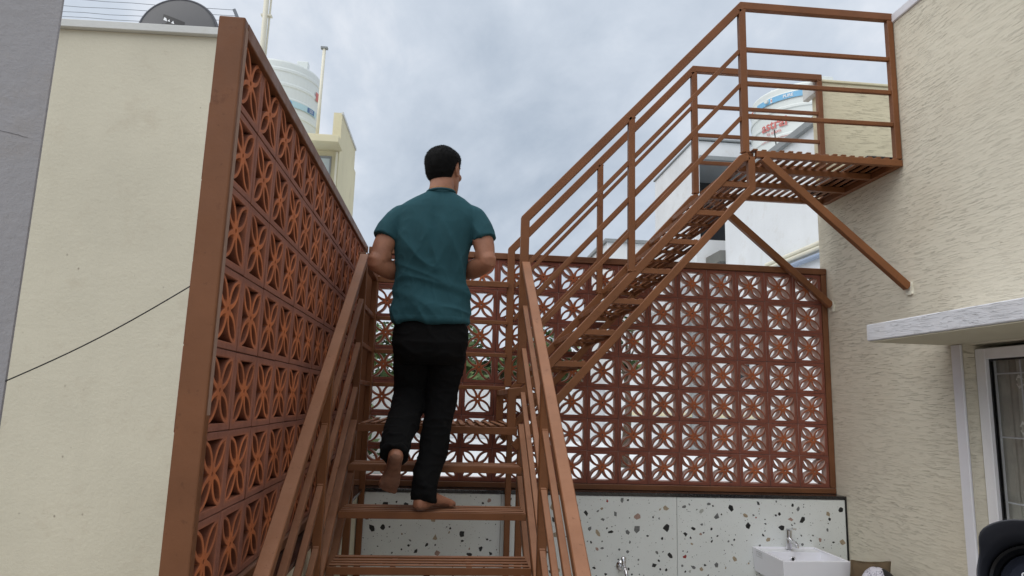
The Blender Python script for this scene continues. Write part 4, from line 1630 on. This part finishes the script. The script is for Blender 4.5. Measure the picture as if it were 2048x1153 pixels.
# ------------------------------------------------------------------ neighbours on the left
GA = math.radians(32)
GM = Matrix.Translation((-0.432, 0.0, 0)) @ Matrix.Rotation(GA, 4, 'Z')
bm = B()
box(bm, -1.6, 0.0, 0.0, 0.25, ZF, 4.4)
for v in bm.verts:
    v.co = GM @ v.co
gw = tag(obj('render_wall', bm, LILAC, bevel=0.004), 'grey cement rendered wall end close by at the far left, with a faint hairline crack', 'wall')
bm = B()
pp, rr2 = smooth_path([(-0.16, -0.0004, 1.130), (-0.115, -0.0004, 1.105), (-0.085, -0.0004, 1.085), (-0.06, -0.0004, 1.083), (-0.03, -0.0004, 1.080)], [0.0004, 0.0006, 0.0004, 0.0005, 0.0003], 6)
tube(bm, [GM @ (p + Vector((0, 0, mnoise.noise(p * 60) * 0.006))) for p in pp], rr2, 5)
obj('crack', bm, simple('crack_dark', lin((104, 102, 106)), 0.9), gw)

nb = thing('neighbour_building', 'plain cream neighbouring building wall with pale coping, left of the tall lattice', 'building')
bm = B()
box(bm, -9.0, -1.50, 0, 6.0, ZF - 0.15, 3.53)
obj('wall', bm, CREAM_PLAIN, nb)
bm = B()
box(bm, -9.03, -1.47, -0.05, 6.03, 3.532, 3.60)
obj('coping', bm, COPING, nb, 0.004)
nb.location = (0, 3.99, 0)
nb.rotation_euler = (0, 0, math.radians(-2.2))
nb.location = (-0.0, 3.90, -0.035)

cab = tag(obj('cable', (lambda b: (tube(b, [(-0.437 + 0.389 * t, 0.000 - 0.016 * t, 0.512 + 0.236 * t - 0.012 * math.sin(math.pi * t)) for t in [k / 12 for k in range(13)]], 0.0016, 8), b)[1])(B()), WIREM),
          'thin black cable stretched from the grey wall to the lattice end post', 'cable')

dish = thing('satellite_dish', 'grey round satellite dish rising behind the coping of the cream neighbouring building', 'satellite dish')
DM = Matrix.Translation((-2.07, 4.44, 3.765)) @ Matrix.Rotation(math.radians(90), 4, 'X') @ Matrix.Rotation(math.radians(-4), 4, 'X')
bm = B()
rows = []
for i in range(12):
    r = 0.352 * i / 11
    z = -0.045 * (1 - (i / 11) ** 2)
    rows.append([bm.verts.new(DM @ Vector((max(r, 0.002) * math.cos(2 * math.pi * k / 64), max(r, 0.002) * math.sin(2 * math.pi * k / 64), -z))) for k in range(64)])
for a, b in zip(rows, rows[1:]):
    for k in range(64):
        bm.faces.new((a[k], a[(k + 1) % 64], b[(k + 1) % 64], b[k]))
bm.faces.new(rows[0])
dme = from_modifiers(bm, [('SOLIDIFY', dict(thickness=0.006))])
dme.materials.clear()
dme.materials.append(DISHG)
dme.polygons.foreach_set('use_smooth', [True] * len(dme.polygons))
link('reflector', dme, dish)
bm = B()
tube(bm, [DM @ Vector((0.354 * math.cos(2 * math.pi * k / 64), 0.354 * math.sin(2 * math.pi * k / 64), 0)) for k in range(65)], (0.012), 10)
obj('rim', bm, DISHR, dish, smooth=True)
bm = B()
tube(bm, [(-2.075, 4.50, 3.72), (-2.075, 4.60, 3.60), (-2.075, 4.62, 3.3)], 0.022, 12)
obj('mast', bm, WIREG, dish)
# dark sticker with a broken white mark low on the dish
bm = B()


def on_dish(x, y):
    r2 = (x * x + y * y) / 0.352 ** 2
    return DM @ Vector((x, y, 0.045 * (1 - r2) + 0.0075))


def dpoly(pts):
    bm.faces.new([bm.verts.new(on_dish(*p)) for p in pts])


for k in range(6):
    xa, xb = -0.135 + k * 0.034, -0.135 + (k + 1) * 0.034
    dpoly([(xa, 0.02), (xb, 0.02), (xb, 0.168 - 0.38 * (xb + 0.135)), (xa, 0.168 - 0.38 * (xa + 0.135))])
stk = obj('sticker', bm, BLACK, dish)
bm = B()


def on_dish(x, y):
    r2 = (x * x + y * y) / 0.352 ** 2
    return DM @ Vector((x, y, 0.045 * (1 - r2) + 0.0095))


for pg in ([(-0.125, 0.100), (-0.088, 0.086), (-0.10, 0.118), (-0.12, 0.132)], [(-0.086, 0.092), (-0.062, 0.080), (-0.070, 0.110)], [(-0.05, 0.07), (-0.02, 0.06), (-0.035, 0.096)]):
    dpoly(pg)
obj('white_mark', bm, WPRINT, stk)

fence = thing('wire_fence', 'thin grey security wires on an angled bracket above the cream neighbouring building', 'wire fence')
bm = B()
sweep(bm, [(-1.60, 4.75, 4.02), (-1.70, 4.75, 4.23)], 0.03, 0.03, (0, 1, 0))
obj('bracket', bm, WIREG, fence, 0.002)
bm = B()
sweep(bm, [(-5.6, 4.75, 3.55), (-5.6, 4.75, 4.23)], 0.03, 0.03, (0, 1, 0))
obj('bracket', bm, WIREG, fence, 0.002)
bm = B()
sweep(bm, [(-1.60, 4.75, 3.55), (-1.60, 4.75, 4.04)], 0.028, 0.028, (0, 1, 0))
obj('bracket', bm, WIREG, fence, 0.002)
for k, (zr, zl) in enumerate(((4.225, 4.24), (4.165, 4.155), (4.115, 4.085), (4.065, 4.035), (4.01, 3.955))):
    bm = B()
    pts = [(-1.69 + 0.03 * k - 3.9 * t / 16, 4.75, zr + (zl - zr) * t / 16 * 1.6 - 0.028 * math.sin(math.pi * t / 16) + 0.008 * mnoise.noise(Vector((t * 0.9, k * 3.1, 0)))) for t in range(17)]
    tube(bm, pts, 0.0028, 6)
    obj('wire', bm, WIREG, fence)

pole = thing('pipe', 'tall white vertical pipe rising behind the top of the tall left lattice', 'pipe')
bm = B()
tube(bm, [(-1.925, 6.5, 3.0), (-1.93, 6.5, 4.86), (-1.95, 6.5, 7.2)], [0.033, 0.033, 0.028], 14)
obj('pipe_length', bm, PIPEW, pole, smooth=True)
bm = B()
tube(bm, [(-1.90, 6.53, 3.0), (-1.885, 6.53, 5.6), (-1.86, 6.53, 7.2)], [0.012, 0.012, 0.012], 10)
obj('conduit', bm, PIPEW, pole, smooth=True)
bm = B()
for z in (4.2, 5.2, 6.4):
    box(bm, -1.985, -1.855, 6.485, 6.55, z, z + 0.02)
obj('clip', bm, PIPEW, pole)

sr = thing('stair_room', 'cream rooftop stair room with a roof slab and raised side parapet, below the left water tank', 'building')
bm = B()
box(bm, -4.2, -1.157, 8.0, 9.66, ZF - 0.15, 4.27)
box(bm, -1.278, -1.157, 8.0, 9.47, 4.27, 4.615)
obj('wall', bm, CREAM_FAR, sr)
bx('coping', COPING, (-1.165, -1.140, 7.99, 9.48, 4.59, 4.63), sr)
bx('roof_slab', CREAM_FAR, (-4.25, -1.115, 7.62, 7.998, 4.02, 4.12), sr, 0.005)
wn_ = bpy.data.objects.new('window', None)
COL.objects.link(wn_)
wn_.parent = sr
bm = B()
box(bm, -2.2, -1.262, 7.97, 7.999, 3.90, 3.93)
box(bm, -1.282, -1.262, 7.97, 7.999, 3.2, 3.90)
obj('window_frame', bm, GREY_SLAB, wn_)
bx('pane', simple('far_pane', lin((196, 206, 206)), 0.1), (-2.2, -1.283, 7.985, 7.998, 3.2, 3.899), wn_)
bx('pipe', PIPEW, (-1.20, -1.175, 7.96, 7.998, 1.5, 4.0), sr)

# ------------------------------------------------------------------ water tanks


def tank_mesh(R_, z0_, z1_, ribs, lid_r):
    """ribbed plastic drum: profile (r, z)"""
    pr_ = [(R_ * 0.97, z0_), (R_, z0_ + 0.03)]
    hgt = z1_ - z0_
    for k in range(ribs):
        zc = z0_ + hgt * (k + 0.7) / (ribs + 0.4)
        pr_ += [(R_, zc - 0.035), (R_ * 1.018, zc - 0.018), (R_ * 1.018, zc + 0.018), (R_, zc + 0.035)]
    pr_ += [(R_, z1_ - 0.035), (R_ * 0.985, z1_ - 0.008), (R_ * 0.95, z1_), (R_ * 0.6, z1_ + 0.09), (lid_r * 1.05, z1_ + 0.14), (lid_r, z1_ + 0.15)]
    return pr_


def revolve(c, pr_, seg=64):
    bm_ = B()
    rr_ = [[bm_.verts.new((c[0] + r * math.cos(2 * math.pi * k / seg), c[1] + r * math.sin(2 * math.pi * k / seg), z)) for k in range(seg)] for r, z in pr_]
    for a, b in zip(rr_, rr_[1:]):
        for k in range(seg):
            bm_.faces.new((a[k], a[(k + 1) % seg], b[(k + 1) % seg], b[k]))
    bm_.faces.new(rr_[-1])
    bm_.faces.new(rr_[0][::-1])
    return bm_


def band(c, R_, z0_, z1_, a0, a1, tilt=0.0):
    """curved label on a drum between two angles (radians)"""
    bm_ = B()
    n = max(3, int(abs(a1 - a0) / 0.06))
    p = []
    for k in range(n + 1):
        a = a0 + (a1 - a0) * k / n
        p.append([bm_.verts.new((c[0] + R_ * math.cos(a), c[1] + R_ * math.sin(a), z)) for z in (z0_, z1_)])
    for q, w in zip(p, p[1:]):
        bm_.faces.new((q[0], w[0], w[1], q[1]))
    return bm_


def wrapped_text(name, txt, c, R_, z, size, a_mid, mat_, parent, bold=0.0):
    cu = bpy.data.curves.new('t', 'FONT')
    cu.body = txt
    cu.size = size
    cu.offset = bold
    cu.align_x = 'CENTER'
    o = bpy.data.objects.new('t', cu)
    COL.objects.link(o)
    bpy.context.view_layer.update()
    me_ = bpy.data.meshes.new_from_object(o.evaluated_get(bpy.context.evaluated_depsgraph_get()))
    bpy.data.objects.remove(o)
    bm_ = B()
    bm_.from_mesh(me_)
    bpy.data.meshes.remove(me_)
    bmesh.ops.subdivide_edges(bm_, edges=[e_ for e_ in bm_.edges if e_.calc_length() > size * 0.3], cuts=2)
    for v in bm_.verts:
        a = a_mid + v.co.x / R_
        v.co = Vector((c[0] + R_ * math.cos(a), c[1] + R_ * math.sin(a), z + v.co.y))
    return obj(name, bm_, mat_, parent)


t1c, t1R = (-2.335, 8.84), 0.655
tk = thing('water_tank', 'white ribbed plastic water tank with a blue label band, on the cream stair room roof', 'water tank')
obj('drum', revolve(t1c, tank_mesh(t1R, 4.272, 5.50, 5, 0.24)), TANKW, tk, smooth=False)
bm = B()
box(bm, t1c[0] + 0.33, t1c[0] + 0.50, t1c[1] - 0.30, t1c[1] - 0.18, 5.50, 5.66)
tube(bm, [(t1c[0], t1c[1], 5.65), (t1c[0], t1c[1], 5.69)], 0.25, 32)
obj('lid', bm, TANKW, tk, 0.008)
aF = -math.pi / 2
obj('label_band', band(t1c, t1R * 1.02, 4.785, 4.885, aF - 0.9, aF + 1.35), LBLUE, tk)
for a0, a1 in ((aF + 0.12, aF + 0.52), (aF + 1.0, aF + 1.25), (aF - 0.7, aF - 0.3)):
    nv = obj('label_print', band(t1c, t1R * 1.024, 4.797, 4.875, a0, a1), NAVY, tk)
    for q in range(3):
        obj('print_line', band(t1c, t1R * 1.028, 4.812 + 0.02 * q, 4.818 + 0.02 * q, a0 + 0.06, a1 - 0.06), WPRINT, nv)
bm = B()
for k in range(2):
    ca = aF + (0.10, 0.53)[k]
    ctr_ = []
    for t in range(20):
        ctr_.append(bm.verts.new((t1c[0] + t1R * 1.03 * math.cos(ca + 0.06 * math.cos(t * math.pi / 10)), t1c[1] + t1R * 1.03 * math.sin(ca + 0.06 * math.cos(t * math.pi / 10)), 4.836 + 0.038 * math.sin(t * math.pi / 10))))
    bm.faces.new(ctr_)
obj('label_badge', bm, BLUE, tk)
bm = band(t1c, t1R * 1.022, 5.07, 5.21, aF + 1.27, aF + 1.42)
obj('red_print', bm, RED, tk)
vp = thing('pipe', 'cream vent pipe with a small flat cap standing beside the left water tank', 'pipe')
bm = B()
tube(bm, [(-1.505, 8.05, 4.285), (-1.505, 8.05, 4.75), (-1.50, 8.05, 5.63)], 0.024, 14)
obj('pipe_length', bm, PIPEW, vp, smooth=True)
bm = B()
box(bm, -1.55, -1.45, 8.02, 8.08, 5.631, 5.66)
obj('cap', bm, GREY_SLAB, vp)

# ------------------------------------------------------------------ white house behind on the right
hB = thing('white_house', 'white house side wall with sloping-looking grey roof coping, directly behind the steel platform', 'house')
bm = B()
box(bm, 5.2, 10.0, 6.15, 9.3, ZF - 0.15, 4.17)
obj('wall', bm, WHITE_WALL, hB)
bm = B()
box(bm, 5.13, 5.40, 6.1, 8.28, 4.171, 4.27)
obj('coping', bm, GREY_SLAB, hB, 0.004)
bx('recess_wall', WHITE_WALL, (5.62, 7.0, 9.301, 10.0, ZF - 0.15, 4.1), hB)
bx('window', DARK, (5.56, 5.619, 9.302, 9.72, 3.16, 4.0), hB)
bx('stained_sill', SOOT, (5.10, 5.62, 9.301, 9.95, 2.95, 3.155), hB, 0.01)
bm = B()
for z, y in ((2.585, 5.19), (2.525, 5.175)):
    tube(bm, [(5.155, 6.2, z), (5.155, 7.75, z)], 0.028, 12)
obj('pipes', bm, PIPEW, hB)
bm = B()
tube(bm, [(5.15, 6.2, 2.425), (5.15, 7.6, 2.425)], 0.035, 12)
obj('blue_pipe', bm, PIPEB, hB)

hA = thing('white_house', 'white house with a deep shaded balcony recess, farther back behind the upper stair rail', 'house')
bm = B()
box(bm, 4.956, 5.03, 10.0, 12.46, ZF - 0.15, 5.40)
box(bm, 5.03, 7.6, 11.3, 12.46, ZF - 0.15, 5.02)
box(bm, 5.03, 7.6, 10.0, 11.3, ZF - 0.15, 3.5)
obj('wall', bm, WHITE_WALL, hA)
bx('fascia', WHITE_WALL, (5.031, 6.25, 10.0, 12.46, 5.10, 5.385), hA)
bx('slab', GREY_SLAB, (5.031, 6.3, 9.96, 12.46, 5.021, 5.099), hA, 0.004)
bx('coping', GREY_SLAB, (4.93, 6.28, 9.95, 12.5, 5.401, 5.43), hA)
bx('recess_shade', DARK, (5.031, 7.5, 11.26, 11.299, 3.501, 5.02), hA)  # dark sheet, the balcony's shade put into its colour

t2c, t2R = (6.36, 8.62), 0.86
tk2 = thing('water_tank', 'large white ribbed water tank with blue band and red lettering, on the white house roof', 'water tank')
obj('drum', revolve(t2c, tank_mesh(t2R, 4.172, 5.60, 6, 0.30), 72), TANKW, tk2, smooth=False)
bm = B()
tube(bm, [(t2c[0], t2c[1], 5.75), (t2c[0], t2c[1], 5.80)], 0.31, 32)
box(bm, t2c[0] - 0.12, t2c[0] + 0.12, t2c[1] - 0.66, t2c[1] - 0.50, 5.62, 5.76)
box(bm, t2c[0] - 0.70, t2c[0] - 0.56, t2c[1] - 0.22, t2c[1] - 0.12, 5.61, 5.68)
obj('lid', bm, TANKW, tk2, 0.008)
bm = B()
tube(bm, [(t2c[0] - t2R * 0.93, t2c[1] - 0.3, 5.42), (t2c[0] - t2R * 1.0, t2c[1] - 0.33, 5.42)], 0.035, 14)
obj('outlet', bm, TANKW, tk2)
obj('label_band', band(t2c, t2R * 1.021, 5.36, 5.455, aF - 1.5, aF + 0.9), BLUE, tk2)
aT = math.atan2(-1.636 - t2c[1], 0.55 - t2c[0])      # the side facing the courtyard
for a0, a1 in ((aT - 0.62, aT - 0.58), (aT + 0.12, aT + 0.32), (aT - 1.3, aT - 1.1)):
    lb = obj('label_print', band(t2c, t2R * 1.024, 5.37, 5.445, a0, a1), WPRINT, tk2)
    obj('print_line', band(t2c, t2R * 1.027, 5.392, 5.425, a0 + 0.03, a1 - 0.03), RED, lb)
for a in (aT - 0.28, aT + 0.46):
    wrapped_text('lettering', 'PURE', t2c, t2R * 1.026, 5.385, 0.07, a, WPRINT, tk2, 0.002)
wrapped_text('lettering', 'astral', t2c, t2R * 1.022, 4.93, 0.22, aT - 0.58, RED, tk2, 0.005)
wrapped_text('lettering', 'by aliaxis', t2c, t2R * 1.022, 4.845, 0.075, aT - 0.58, RED, tk2, 0.001)
wrapped_text('lettering', 'ULTRA PURE EXTRA STRONG', t2c, t2R * 1.022, 4.735, 0.04, aT - 0.58, RED, tk2)
rod = tag(obj('rod', (lambda b: (tube(b, [(5.34, 7.66, 4.271), (5.31, 7.66, 4.66)], 0.009, 8), b)[1])(B()), WIREM), 'thin black rod standing on the grey coping in front of the right water tank', 'rod')

hC = thing('parapet_block', 'low white rooftop block with a grey cap, farther off between the two middle stair posts', 'wall')
bx('wall', WHITE_WALL, (3.30, 4.35, 10.0, 11.5, ZF - 0.15, 3.36), hC)
bx('cap', GREY_SLAB, (3.26, 4.39, 9.96, 11.54, 3.361, 3.42), hC)

# white terrace of the plot behind the rear lattice
bw = thing('boundary_wall', 'long white boundary wall across the far side of the terrace, below the trees', 'wall')
bx('wall', WHITE_WALL, (-1.2, 5.1, 9.6, 9.75, ZF - 0.15, 0.76), bw)
bx('coping', WHITE_PAINT, (-1.2, 5.1, 9.56, 9.79, 0.761, 0.80), bw)
lw = thing('terrace', 'white rooftop terrace behind the rear lattice, pinkish edge along its foot', 'terrace')
bx('terrace_slab', WHITE_WALL, (0.05, 5.1, 3.3, 9.55, -0.30, -0.12), lw)
bx('terrace_edge', simple('pink_edge', lin((214, 186, 178)), 0.7), (0.05, 5.1, 3.2, 3.299, -0.16, -0.03), lw)
hD = thing('white_house', 'pale low rooftop room with a ledge, behind the right half of the rear lattice', 'house')
bx('wall', WHITE_WALL, (3.1, 5.12, 8.0, 9.2, -0.12, 1.85), hD)
bx('column', GREY_SLAB, (4.05, 4.25, 7.85, 7.998, -0.12, 1.75), hD, 0.005)
bx('window', DARK, (4.75, 4.95, 7.96, 7.999, 0.9, 1.2), hD)
bx('ledge', COPING, (3.0, 5.12, 7.8, 7.998, 1.86, 1.93), hD, 0.005)
bx('shelf', CREAM_FAR, (3.1, 5.12, 7.9, 7.998, 0.35, 0.40), hD, 0.005)

# ------------------------------------------------------------------ greenery
LEAF = Mat('leaf', 0.6, 0, 0.3)
_oi = LEAF.n('ShaderNodeNewGeometry')
LEAF.color(LEAF.ramp(_oi.outputs['Random Per Island'], [(0.0, lin((58, 76, 48))), (0.5, lin((84, 106, 64))), (1.0, lin((118, 138, 90)))]))
LEAF.b.inputs['Subsurface Weight'].default_value = 0.0
BARK = simple('bark', lin((92, 78, 64)), 0.9, 0.25, 20, 0.004, 40)


def tree(label, x, y, z0_, h, r, n, leaf, seed, group, cat='tree', name='tree'):
    rg = random.Random(seed)
    t = thing(name, label, cat, group=group)
    bm_ = B()
    tube(bm_, [(x, y, z0_), (x + 0.03 * h, y, z0_ + h * 0.35), (x + 0.01 * h, y + 0.02 * h, z0_ + h * 0.62)], [h * 0.028, h * 0.02, h * 0.012], 9)
    clumps = []
    for k in range(11):
        a = rg.uniform(0, 6.28)
        rr_ = r * rg.uniform(0.25, 0.85)
        cz = z0_ + h * rg.uniform(0.48, 0.9)
        c = Vector((x + rr_ * math.cos(a), y + rr_ * math.sin(a), cz))
        clumps.append((c, r * rg.uniform(0.28, 0.5)))
        tube(bm_, [(x + 0.02 * h, y, z0_ + h * 0.45), Vector((x, y, z0_ + h * 0.55)).lerp(c, 0.6), c], [h * 0.011, h * 0.007, h * 0.003], 6)
    obj('trunk', bm_, BARK, t, smooth=True)
    bm_ = B()
    for _ in range(n):
        c, cr = rg.choice(clumps)
        d = Vector((rg.gauss(0, 1), rg.gauss(0, 1), rg.gauss(0, 0.8)))
        p_ = c + d.normalized() * cr * rg.random() ** 0.45
        u = Vector((rg.uniform(-1, 1), rg.uniform(-1, 1), rg.uniform(-.7, .5))).normalized()
        v = u.cross(Vector((rg.uniform(-1, 1), rg.uniform(-1, 1), rg.uniform(-1, 1)))).normalized()
        s_ = leaf * rg.uniform(0.6, 1.4)
        bm_.faces.new([bm_.verts.new(p_ + q) for q in (-u * s_, v * s_ * 0.45, u * s_, -v * s_ * 0.45)])
    me_ = bpy.data.meshes.new('crown')
    bm_.to_mesh(me_)
    bm_.free()
    me_.materials.append(LEAF.m)
    link('crown', me_, t)
    return t


tree('broad green tree beyond the boundary wall, right of the climbing person', 2.6, 26, ZF, 4.5, 2.6, 3500, 0.17, 11, 'trees beyond the wall')
tree('smaller green tree beyond the boundary wall, hidden partly by the first stair post', 5.3, 30, ZF, 4.6, 2.4, 3000, 0.17, 12, 'trees beyond the wall')
tree('bare-looking distant tree beyond the wall, seen left of the climbing person', -2.4, 24, ZF, 4.2, 1.8, 1800, 0.14, 13, 'trees beyond the wall')
tree('leafy shrub behind the left corner of the rear lattice', -0.22, 3.75, ZF, 1.72, 0.28, 500, 0.05, 14, None, 'shrub', 'shrub')
tree('thin young tree rising behind the middle of the rear lattice', 2.35, 5.2, -0.12, 1.75, 0.16, 160, 0.04, 15, None, 'tree', 'sapling')
